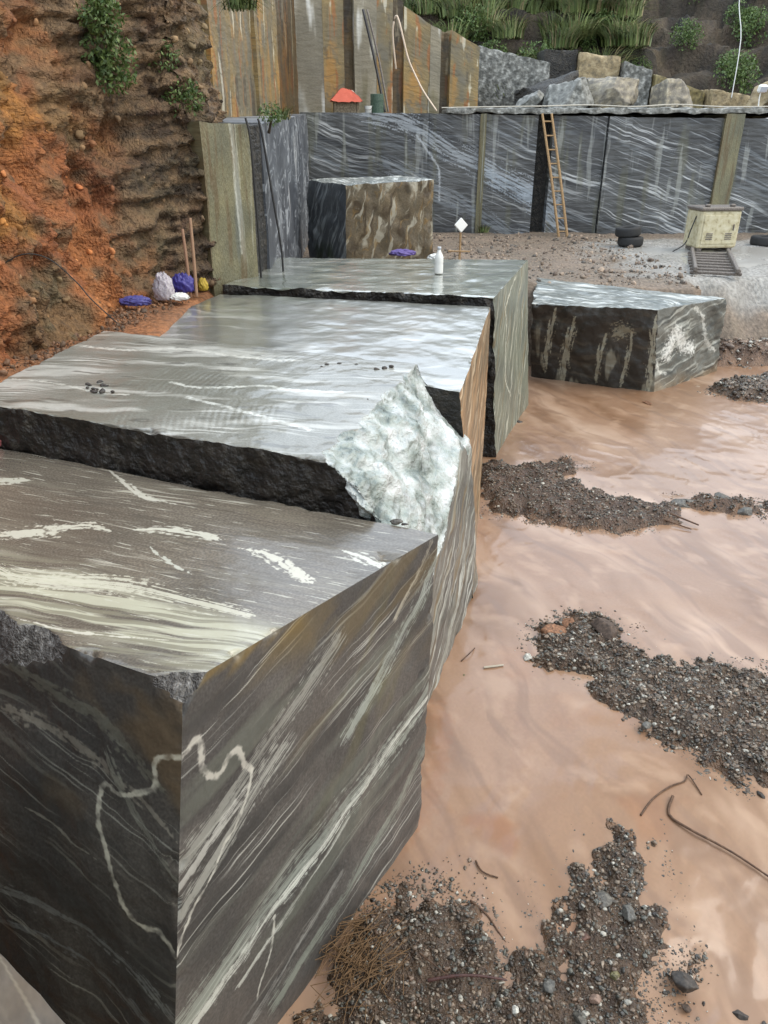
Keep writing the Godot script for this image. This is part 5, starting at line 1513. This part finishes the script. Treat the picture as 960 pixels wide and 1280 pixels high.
func build_plants() -> void:
	var leafy := plain(Color.WHITE, 0.55)
	leafy.vertex_color_use_as_albedo = true
	leafy.cull_mode = BaseMaterial3D.CULL_DISABLED
	leafy.backlight_enabled = true
	leafy.backlight = Color(0.3, 0.35, 0.15)
	var bark := plain(rgb(70, 58, 44), 0.9)
	# tufts and shrubs on the cliff and the walls
	var on_cliff := [
		[Vector3(-2.50, 3.92, -7.95), Vector3(0.55, 0.55, 0.4), 1300, 0.05, "bushy green plant rooted in the red soil cliff"],
		[Vector3(-2.45, 4.32, -7.8), Vector3(0.4, 0.4, 0.35), 800, 0.05, "green plant at the upper seam of soil and rock"],
		[Vector3(-2.05, 3.72, -8.7), Vector3(0.5, 0.4, 0.35), 900, 0.045, "scrubby green plant on the rock edge over the mossy panel"],
		[Vector3(-2.62, 4.62, -8.2), Vector3(0.35, 0.45, 0.3), 600, 0.05, "green sprig high on the cliff where soil meets rock"],
		[Vector3(-2.18, 4.12, -8.65), Vector3(0.4, 0.3, 0.3), 450, 0.04, "thin dusty shrub hanging from the dark rock"],
		[Vector3(-1.30, 3.66, -9.9), Vector3(0.3, 0.25, 0.3), 320, 0.04, "small weed on top of the grey veined flank"],
	]
	var k := 0
	for q in on_cliff:
		var t := thing("shrub", q[4], "shrub", q[0])
		var s: Vector3 = q[1]
		part("leaves", leaves_mesh(q[2], s, q[3], 500 + k), leafy, t)
		part("stem", tube_mesh([Vector3(-0.05, -0.1, -0.05), Vector3(0, s.y * 0.2, 0), Vector3(0.03, s.y * 0.6, 0.04)], [0.02, 0.014, 0.006], 6), bark, t)
		k += 1
	for q in [[Vector3(-2.0, 5.05, -9.6), 90, 0.55, "drooping ferny grass at the top of the old wall's left end"], [Vector3(-1.95, 5.05, -12.3), 150, 0.6, "bright green grass hanging over the rusty wall"], [Vector3(2.38, 1.42, -19.2), 60, 0.35, "tuft of grass at the foot of the narrow tan strip"], [Vector3(-1.42, 3.72, -12.0), 60, 0.3, "grass tuft where the rusty wall meets the bench"]]:
		single("grass_tuft", blades_mesh(q[1], q[2], float(q[2]) * 0.6, 0.012, 540 + k, Vector3(0.05, -0.25 if q[0].y > 4.5 else 0.0, 0.1), 0.9), leafy, q[3], "grass", q[0])
		k += 1
	# long grass and shrubs on the slope above the old wall
	var r := RandomNumberGenerator.new()
	r.seed = 31
	var proto := []
	for i in 4: proto.append(blades_mesh(230, 1.15, 0.75, 0.02, 560 + i, Vector3(0, -0.1, 0.3), 0.85))
	for i in 110:
		var x := r.randf_range(0.8, 7.4) if i < 88 else r.randf_range(10.0, 14.5)
		var z := -23.6 - r.randf() * 6.0 - maxf(x - 4.0, 0.0) * 0.5 - (3.0 if i >= 88 else 0.0)
		var o := single("grass_clump", proto[i % 4], leafy, "clump of long arching grass on the slope above the rusty wall", "grass", Vector3(x, hill_height(x, z) - 0.05, z), "long grass on the slope")
		o.rotation.y = r.randf() * TAU
		o.scale = Vector3.ONE * r.randf_range(0.8, 1.35)
	var lp := []
	for i in 3: lp.append(leaves_mesh(1400, Vector3(1.5, 1.3, 1.3), 0.10, 580 + i))
	for i in 76:
		var x := r.randf_range(2.0, 14.5)
		var z := -25.3 - r.randf() * 7.0
		var rocky_gap := n_ground.get_noise_2d(x * 0.5, z * 0.5)
		if i > 8 and rocky_gap < -0.05: z -= 3.0
		var t := thing("hill_shrub", "dark leafy shrub growing on the rocky slope behind the quarry", "shrub", Vector3(x, hill_height(x, z) - 0.1, z), r.randf() * TAU, "shrubs on the rocky slope")
		t.scale = Vector3.ONE * r.randf_range(0.35, 1.0)
		part("leaves", lp[i % 3], leafy, t)
		part("stem", tube_mesh([Vector3(0, -0.1, 0), Vector3(0.04, 0.35, 0), Vector3(0, 0.8, 0.06)], [0.05, 0.035, 0.012], 6), bark, t)

# ---------------------------------------------------------------- things people left
func lathe(profile: Array, sides := 24) -> ArrayMesh:
	var p := PackedVector3Array(); var uv := PackedVector2Array()
	for j in profile.size():
		for i in sides + 1:
			var a := TAU * (i % sides) / sides
			p.append(Vector3(cos(a) * profile[j][0], profile[j][1], sin(a) * profile[j][0]))
			uv.append(Vector2(float(i) / sides, float(j) / profile.size()))
	return grid_mesh(p, sides, profile.size() - 1, uv)

func build_objects() -> void:
	var pole_wood := mottled([[0.0, rgb(112, 88, 60)], [0.5, rgb(158, 128, 90)], [1.0, rgb(188, 160, 118)]], 601, 0.03, 2.0, 0.7)
	var white := plain(rgb(222, 222, 216), 0.5)
	var rubber := plain(rgb(38, 38, 38), 0.75)
	var steel := mottled([[0.0, rgb(64, 56, 50)], [0.6, rgb(110, 102, 94)], [1.0, rgb(150, 142, 134)]], 602, 0.03, 2.0, 0.55)
	# ladder
	var l := thing("ladder", "bamboo ladder leaning against the long wall beside the dark gap", "ladder", Vector3(4.19, 1.40, -18.75))
	var lo := [Vector3(-0.10, -0.05, 0), Vector3(0.10, -0.05, 0)]
	var hi := [Vector3(-0.64, 2.55, -0.50), Vector3(-0.43, 2.55, -0.50)]
	for s in 2:
		part("rail", tube_mesh([lo[s], lo[s].lerp(hi[s], 0.5) + Vector3(0.01, 0, 0.01), hi[s]], [0.032, 0.03, 0.026], 8), pole_wood, l)
	for i in 9:
		var t := 0.06 + i * 0.11
		part("rung", tube_mesh([lo[0].lerp(hi[0], t), lo[1].lerp(hi[1], t)], [0.018, 0.018], 6), pole_wood, l)
	# machine cabinet
	var cream := mottled([[0.0, rgb(128, 116, 86)], [0.3, rgb(182, 172, 138)], [0.7, rgb(194, 186, 156)], [1.0, rgb(206, 200, 176)]], 603, 0.012, 1.2, 0.5)
	var c := thing("machine_cabinet", "cream sheet-metal machine cabinet with a dark rim, standing at the end of the rails", "cabinet", Vector3(6.64, 1.42, -16.35), 0.12)
	part("body", bevel_box(Vector3(0.84, 0.70, 0.60), 0.03), cream, c, Transform3D(Basis.IDENTITY, Vector3(0, 0.42, 0)))
	part("lid", bevel_box(Vector3(0.88, 0.07, 0.64), 0.02), steel, c, Transform3D(Basis.IDENTITY, Vector3(0, 0.80, 0)))
	var door := part("door", bevel_box(Vector3(0.70, 0.54, 0.02), 0.006), cream, c, Transform3D(Basis.IDENTITY, Vector3(0, 0.42, 0.308)))
	for s in [-1, 1]:
		part("lamp_housing", bevel_box(Vector3(0.10, 0.05, 0.08), 0.015), steel, c, Transform3D(Basis.IDENTITY, Vector3(s * 0.26, 0.86, 0.18)))
		for i in 4:
			part("louvre", bevel_box(Vector3(0.14, 0.014, 0.02), 0.004), steel, door, Transform3D(Basis.from_euler(Vector3(0.5, 0, 0)), Vector3(s * 0.2, -0.18 + i * 0.035, 0.014)))
		part("foot", bevel_box(Vector3(0.10, 0.08, 0.5), 0.01), steel, c, Transform3D(Basis.IDENTITY, Vector3(s * 0.32, 0.04, 0)))
	part("handle", bevel_box(Vector3(0.02, 0.12, 0.03), 0.006), steel, door, Transform3D(Basis.IDENTITY, Vector3(0.28, 0.04, 0.022)))
	part("cable", tube_mesh([Vector3(-0.42, 0.66, 0.1), Vector3(-0.52, 0.40, 0.15), Vector3(-0.62, 0.15, 0.2), Vector3(-0.9, 0.02, 0.3)], [0.012, 0.012, 0.012, 0.012], 6), rubber, c)
	# rails
	var a0 := Vector3(6.40, 1.43, -15.65); var a1 := Vector3(5.55, 1.43, -13.15)
	var t3 := thing("rail_track", "short rusty rail track leading up to the cream cabinet", "rail track", (a0 + a1) * 0.5, atan2(a0.x - a1.x, a0.z - a1.z))
	var len := a0.distance_to(a1)
	for s in [-1, 1]:
		part("rail", bevel_box(Vector3(0.06, 0.07, len), 0.01), steel, t3, Transform3D(Basis.IDENTITY, Vector3(s * 0.33, 0.08, 0)))
	for i in 8:
		part("sleeper", bevel_box(Vector3(0.82, 0.05, 0.08), 0.012), steel, t3, Transform3D(Basis.from_euler(Vector3(0, 0.03 * sin(i * 3.0), 0)), Vector3(0.01 * sin(i * 5.0), 0.02, -len * 0.46 + i * len * 0.92 / 7.0)))
	# tyres
	var prof := []
	for i in 17:
		var a := -PI * 0.78 + PI * 1.56 * i / 16.0
		prof.append([0.19 + 0.075 * signf(cos(a)) * pow(absf(cos(a)), 0.6), 0.10 + 0.095 * signf(sin(a)) * pow(absf(sin(a)), 0.6)])
	var tyre := lathe(prof, 28)
	var tr := 0
	for q in [[Vector3(5.23, 1.41, -17.0), 0.0, "lower of two old tyres stacked on the bench floor"], [Vector3(5.17, 1.60, -17.03), 0.08, "upper of two old tyres stacked on the bench floor"], [Vector3(8.1, 1.41, -17.1), 0.0, "old tyre lying flat beyond the cream cabinet"]]:
		var o := thing("tyre", q[2], "tyre", q[0])
		o.rotation.z = q[1]
		part("tread", tyre, rubber, o)
		var inner := lathe([[0.135, 0.03], [0.125, 0.10], [0.135, 0.17]], 28)
		part("bead", inner, plain(rgb(58, 56, 54), 0.8), o)
	# marker post
	var mp := thing("marker_post", "wooden marker post with a crossbar and a white diamond board", "marker", Vector3(1.09, 1.84, -11.5), 0.1)
	part("post", tube_mesh([Vector3(0, -0.05, 0), Vector3(0.005, 0.25, 0), Vector3(0, 0.52, 0)], [0.018, 0.016, 0.015], 7), pole_wood, mp)
	part("crossbar", tube_mesh([Vector3(-0.17, 0.20, 0.02), Vector3(0.15, 0.19, 0.02)], [0.012, 0.012], 6), pole_wood, mp)
	part("board", bevel_box(Vector3(0.145, 0.145, 0.03), 0.008), white, mp, Transform3D(Basis.from_euler(Vector3(-0.2, 0.2, 0.75)), Vector3(0.0, 0.55, 0.03)))
	# bottle
	var bo := thing("bottle", "white plastic bottle standing on the wet block top", "bottle", Vector3(0.63, 2.108, -9.08))
	part("body", lathe([[0.0, 0.0], [0.045, 0.0], [0.05, 0.012], [0.05, 0.10], [0.047, 0.11], [0.05, 0.12], [0.05, 0.17], [0.042, 0.205], [0.02, 0.245], [0.018, 0.265], [0.0, 0.265]], 20), white, bo)
	part("cap", lathe([[0.0, 0.295], [0.02, 0.295], [0.022, 0.29], [0.022, 0.268], [0.0, 0.266]], 16), plain(rgb(200, 204, 210), 0.4), bo)
	# shelter hut with a red sheet
	var h := thing("small_hut", "tiny stone hut with a red and white roof sheet on the bench edge", "hut", Vector3(-0.87, 3.95, -19.75), 0.1)
	var hs := mottled([[0.0, rgb(84, 74, 60)], [0.6, rgb(132, 118, 96)], [1.0, rgb(160, 146, 122)]], 604, 0.02, 2.0, 0.8)
	for s in [-1, 1]:
		part("side_wall", bevel_box(Vector3(0.06, 0.30, 0.4), 0.01), hs, h, Transform3D(Basis.IDENTITY, Vector3(s * 0.26, 0.15, 0)))
	part("back_wall", bevel_box(Vector3(0.46, 0.30, 0.05), 0.01), hs, h, Transform3D(Basis.IDENTITY, Vector3(0, 0.15, -0.16)))
	part("front_wall", bevel_box(Vector3(0.46, 0.24, 0.05), 0.01), hs, h, Transform3D(Basis.IDENTITY, Vector3(0, 0.12, 0.16)))
	var red := plain(rgb(186, 84, 60), 0.6)
	var eave := [Vector3(-0.36, 0.27, 0.30), Vector3(0.36, 0.26, 0.30), Vector3(0.36, 0.29, -0.28), Vector3(-0.36, 0.28, -0.28)]
	var ridge := [Vector3(-0.10, 0.52, 0.0), Vector3(0.12, 0.50, 0.0)]
	var faded := plain(rgb(196, 178, 166), 0.7)
	for q in [[eave[0], eave[1], ridge[1], ridge[0], red], [eave[1], eave[2], ridge[1], ridge[1], faded], [eave[2], eave[3], ridge[0], ridge[1], red], [eave[3], eave[0], ridge[0], ridge[0], red]]:
		part("roof_sheet", slope_mesh(q[3], q[2], q[0], q[1], 611), q[4], h)
	# barrel
	var b := thing("barrel", "dark green barrel beside the tiny hut", "barrel", Vector3(-0.16, 3.95, -19.7))
	var bg := mottled([[0.0, rgb(40, 56, 46)], [0.6, rgb(66, 88, 72)], [1.0, rgb(92, 106, 88)]], 605, 0.02, 2.0, 0.6)
	part("drum", lathe([[0.0, 0.0], [0.15, 0.0], [0.155, 0.02], [0.15, 0.14], [0.158, 0.15], [0.15, 0.16], [0.15, 0.27], [0.158, 0.28], [0.15, 0.29], [0.15, 0.40], [0.14, 0.405], [0.135, 0.39], [0.0, 0.39]], 24), bg, b)
	var bk := thing("bucket", "white bucket at the foot of the green barrel", "bucket", Vector3(-0.36, 3.95, -19.6))
	part("pail", lathe([[0.0, 0.0], [0.07, 0.0], [0.09, 0.16], [0.096, 0.165], [0.085, 0.16], [0.066, 0.02], [0.0, 0.02]], 20), white, bk)
	part("handle", tube_mesh([Vector3(-0.09, 0.15, 0), Vector3(-0.06, 0.09, 0.08), Vector3(0.06, 0.09, 0.08), Vector3(0.09, 0.15, 0)], [0.004, 0.004, 0.004, 0.004], 5), steel, bk)
	# pipes and hoses
	single("pipe", tube_mesh([Vector3(-0.47, 6.05, -20.35), Vector3(-0.2, 5.0, -20.1), Vector3(0.02, 4.0, -19.75)], [0.03, 0.03, 0.03], 8), plain(rgb(36, 36, 38), 0.5), "black pipe leaning on the rusty wall beside the barrel", "pipe")
	single("pipe", tube_mesh([Vector3(-0.38, 6.05, -20.38), Vector3(-0.1, 5.0, -20.12), Vector3(0.10, 4.0, -19.78)], [0.022, 0.022, 0.022], 8), steel, "thin grey pipe leaning close to the black pipe", "pipe")
	single("hose", tube_mesh([Vector3(0.28, 4.9, -20.5), Vector3(0.2, 5.6, -20.4), Vector3(0.27, 5.92, -20.3), Vector3(0.36, 5.75, -20.25), Vector3(0.55, 5.1, -20.2), Vector3(0.74, 4.72, -20.15), Vector3(0.93, 4.4, -20.05), Vector3(1.22, 4.02, -19.9)], [0.02, 0.02, 0.02, 0.02, 0.02, 0.02, 0.02, 0.02], 8), plain(rgb(206, 186, 164), 0.5), "pale hose looping down the rusty wall", "hose")
	single("hose", tube_mesh([Vector3(1.3, 4.07, -19.4), Vector3(2.6, 4.09, -19.35), Vector3(3.6, 4.10, -19.3), Vector3(4.6, 4.13, -19.5), Vector3(5.6, 4.09, -19.3), Vector3(6.6, 4.14, -19.5), Vector3(7.6, 4.09, -19.35), Vector3(9.2, 4.10, -19.4)], [0.013, 0.013, 0.013, 0.013, 0.013, 0.013, 0.013, 0.013], 8), plain(rgb(178, 172, 158), 0.6), "pale hose lying along the cement ledge", "hose")
	single("cable", tube_mesh([Vector3(10.1, 9.2, -25.5), Vector3(9.6, 7.0, -24.6), Vector3(9.45, 5.8, -23.6), Vector3(9.2, 4.4, -22.9)], [0.012, 0.012, 0.012, 0.012], 6), plain(rgb(190, 190, 186), 0.5), "white cable hanging down the rocky slope", "cable")
	single("hose", tube_mesh([Vector3(-1.44, 3.7, -8.90), Vector3(-1.40, 3.5, -8.86), Vector3(-1.385, 2.9, -8.85), Vector3(-1.38, 2.4, -8.84), Vector3(-1.385, 2.1, -8.84)], [0.012, 0.012, 0.012, 0.012, 0.012], 7), rubber, "black hose hanging at the edge of the mossy panel", "hose")
	single("hose", tube_mesh([Vector3(-1.37, 3.7, -9.3), Vector3(-1.33, 3.5, -9.3), Vector3(-1.26, 2.9, -9.3), Vector3(-1.20, 2.4, -9.3), Vector3(-1.19, 2.1, -9.3)], [0.012, 0.012, 0.012, 0.012, 0.012], 7), rubber, "black hose hanging in front of the grey veined flank", "hose")
	# lamp on the ledge
	var lm := thing("work_lamp", "white work lamp on a bent pole at the end of the ledge", "lamp", Vector3(8.57, 4.06, -19.7))
	part("pole", tube_mesh([Vector3(0, 0, 0), Vector3(-0.02, 0.2, 0), Vector3(-0.02, 0.32, 0.02)], [0.014, 0.014, 0.014], 7), white, lm)
	part("head", bevel_box(Vector3(0.22, 0.16, 0.10), 0.03), white, lm, Transform3D(Basis.from_euler(Vector3(0.3, 0.2, 0)), Vector3(0.0, 0.40, 0.03)))
	part("lens", bevel_box(Vector3(0.17, 0.11, 0.012), 0.004), plain(rgb(170, 176, 182), 0.2), lm, Transform3D(Basis.from_euler(Vector3(0.3, 0.2, 0)), Vector3(0.012, 0.385, 0.085)))
	single("rag", lump_mesh(Vector3(0.42, 0.16, 0.25), 620), plain(rgb(190, 66, 62), 0.8), "crumpled red rag on the end of the ledge", "rag", Vector3(8.95, 4.10, -19.5))
	single("rag", lump_mesh(Vector3(0.10, 0.10, 0.12), 621), plain(rgb(206, 128, 122), 0.7), "small pink rag on the brown top against the dark step", "rag", Vector3(-2.36, 1.86, -4.33))
	# bags and poles at the foot of the cliff
	var blue := plain(rgb(78, 76, 138), 0.45)
	single("bag", lump_mesh(Vector3(0.24, 0.09, 0.14), 622, 18, 0.5), blue, "crumpled blue plastic bag lying flat below the cliff", "bag", Vector3(-2.36, 2.10, -7.35))
	single("bag", lump_mesh(Vector3(0.2, 0.2, 0.15), 623, 18, 0.45), plain(rgb(62, 56, 128), 0.45), "dark blue bag slumped behind the white sack", "bag", Vector3(-2.06, 2.10, -8.02))
	single("sack", lump_mesh(Vector3(0.17, 0.28, 0.14), 624, 20, 0.4), mottled([[0.0, rgb(120, 96, 130)], [0.4, rgb(176, 170, 174)], [1.0, rgb(206, 204, 202)]], 606, 0.04, 3.0, 0.6), "white woven sack with faint purple print below the cliff", "sack", Vector3(-2.18, 2.08, -7.72))
	single("sack", lump_mesh(Vector3(0.16, 0.07, 0.13), 625, 16, 0.5), white, "flat white scrap of sack beside the upright sack", "sack", Vector3(-2.03, 2.08, -7.70))
	single("bag", lump_mesh(Vector3(0.09, 0.14, 0.08), 626, 16, 0.4), plain(rgb(176, 150, 52), 0.6), "small yellow bag beside the leaning poles", "bag", Vector3(-1.90, 2.08, -8.2))
	single("rag", lump_mesh(Vector3(0.34, 0.10, 0.2), 627, 16, 0.5), plain(rgb(96, 80, 140), 0.6), "purple rag in the spoil before the striped block", "rag", Vector3(0.3, 1.80, -12.8))
	single("rag", lump_mesh(Vector3(0.2, 0.10, 0.2), 628, 16, 0.5), white, "white scrap in the spoil beside the marker post", "rag", Vector3(0.78, 1.84, -12.0))
	single("pole", tube_mesh([Vector3(-1.99, 2.05, -8.0), Vector3(-2.0, 2.4, -8.03), Vector3(-2.02, 2.70, -8.08)], [0.018, 0.017, 0.015], 7), plain(rgb(146, 112, 88), 0.7), "left one of two thin poles leaning on the cliff", "pole")
	single("pole", tube_mesh([Vector3(-1.93, 2.05, -8.0), Vector3(-1.93, 2.4, -8.05), Vector3(-1.94, 2.80, -8.12)], [0.018, 0.017, 0.015], 7), plain(rgb(152, 120, 94), 0.7), "longer of two thin poles leaning on the cliff", "pole")
	single("cable", tube_mesh([Vector3(-3.0, 2.62, -6.1), Vector3(-2.80, 2.72, -6.15), Vector3(-2.62, 2.68, -6.2), Vector3(-2.46, 2.5, -6.25), Vector3(-2.36, 2.36, -6.25), Vector3(-2.2, 2.16, -6.3)], [0.005, 0.005, 0.005, 0.005, 0.005, 0.005], 6), rubber, "black cable sagging along the foot of the soil cliff", "cable")

# a sagging sheet between four points (two on top, two below)
func slope_mesh(tl: Vector3, tr: Vector3, bl: Vector3, br: Vector3, sd: int) -> ArrayMesh:
	var n := noise(sd, 6.0, 3)
	var p := PackedVector3Array()
	for j in 9:
		for i in 13:
			var s := i / 12.0; var t := j / 8.0
			var P := tl.lerp(tr, s).lerp(bl.lerp(br, s), t)
			P.y += 0.03 * n.get_noise_3dv(P) - 0.03 * sin(PI * s) * t + 0.008 * sin(s * 40.0)
			p.append(P)
	return grid_mesh(p, 12, 8)
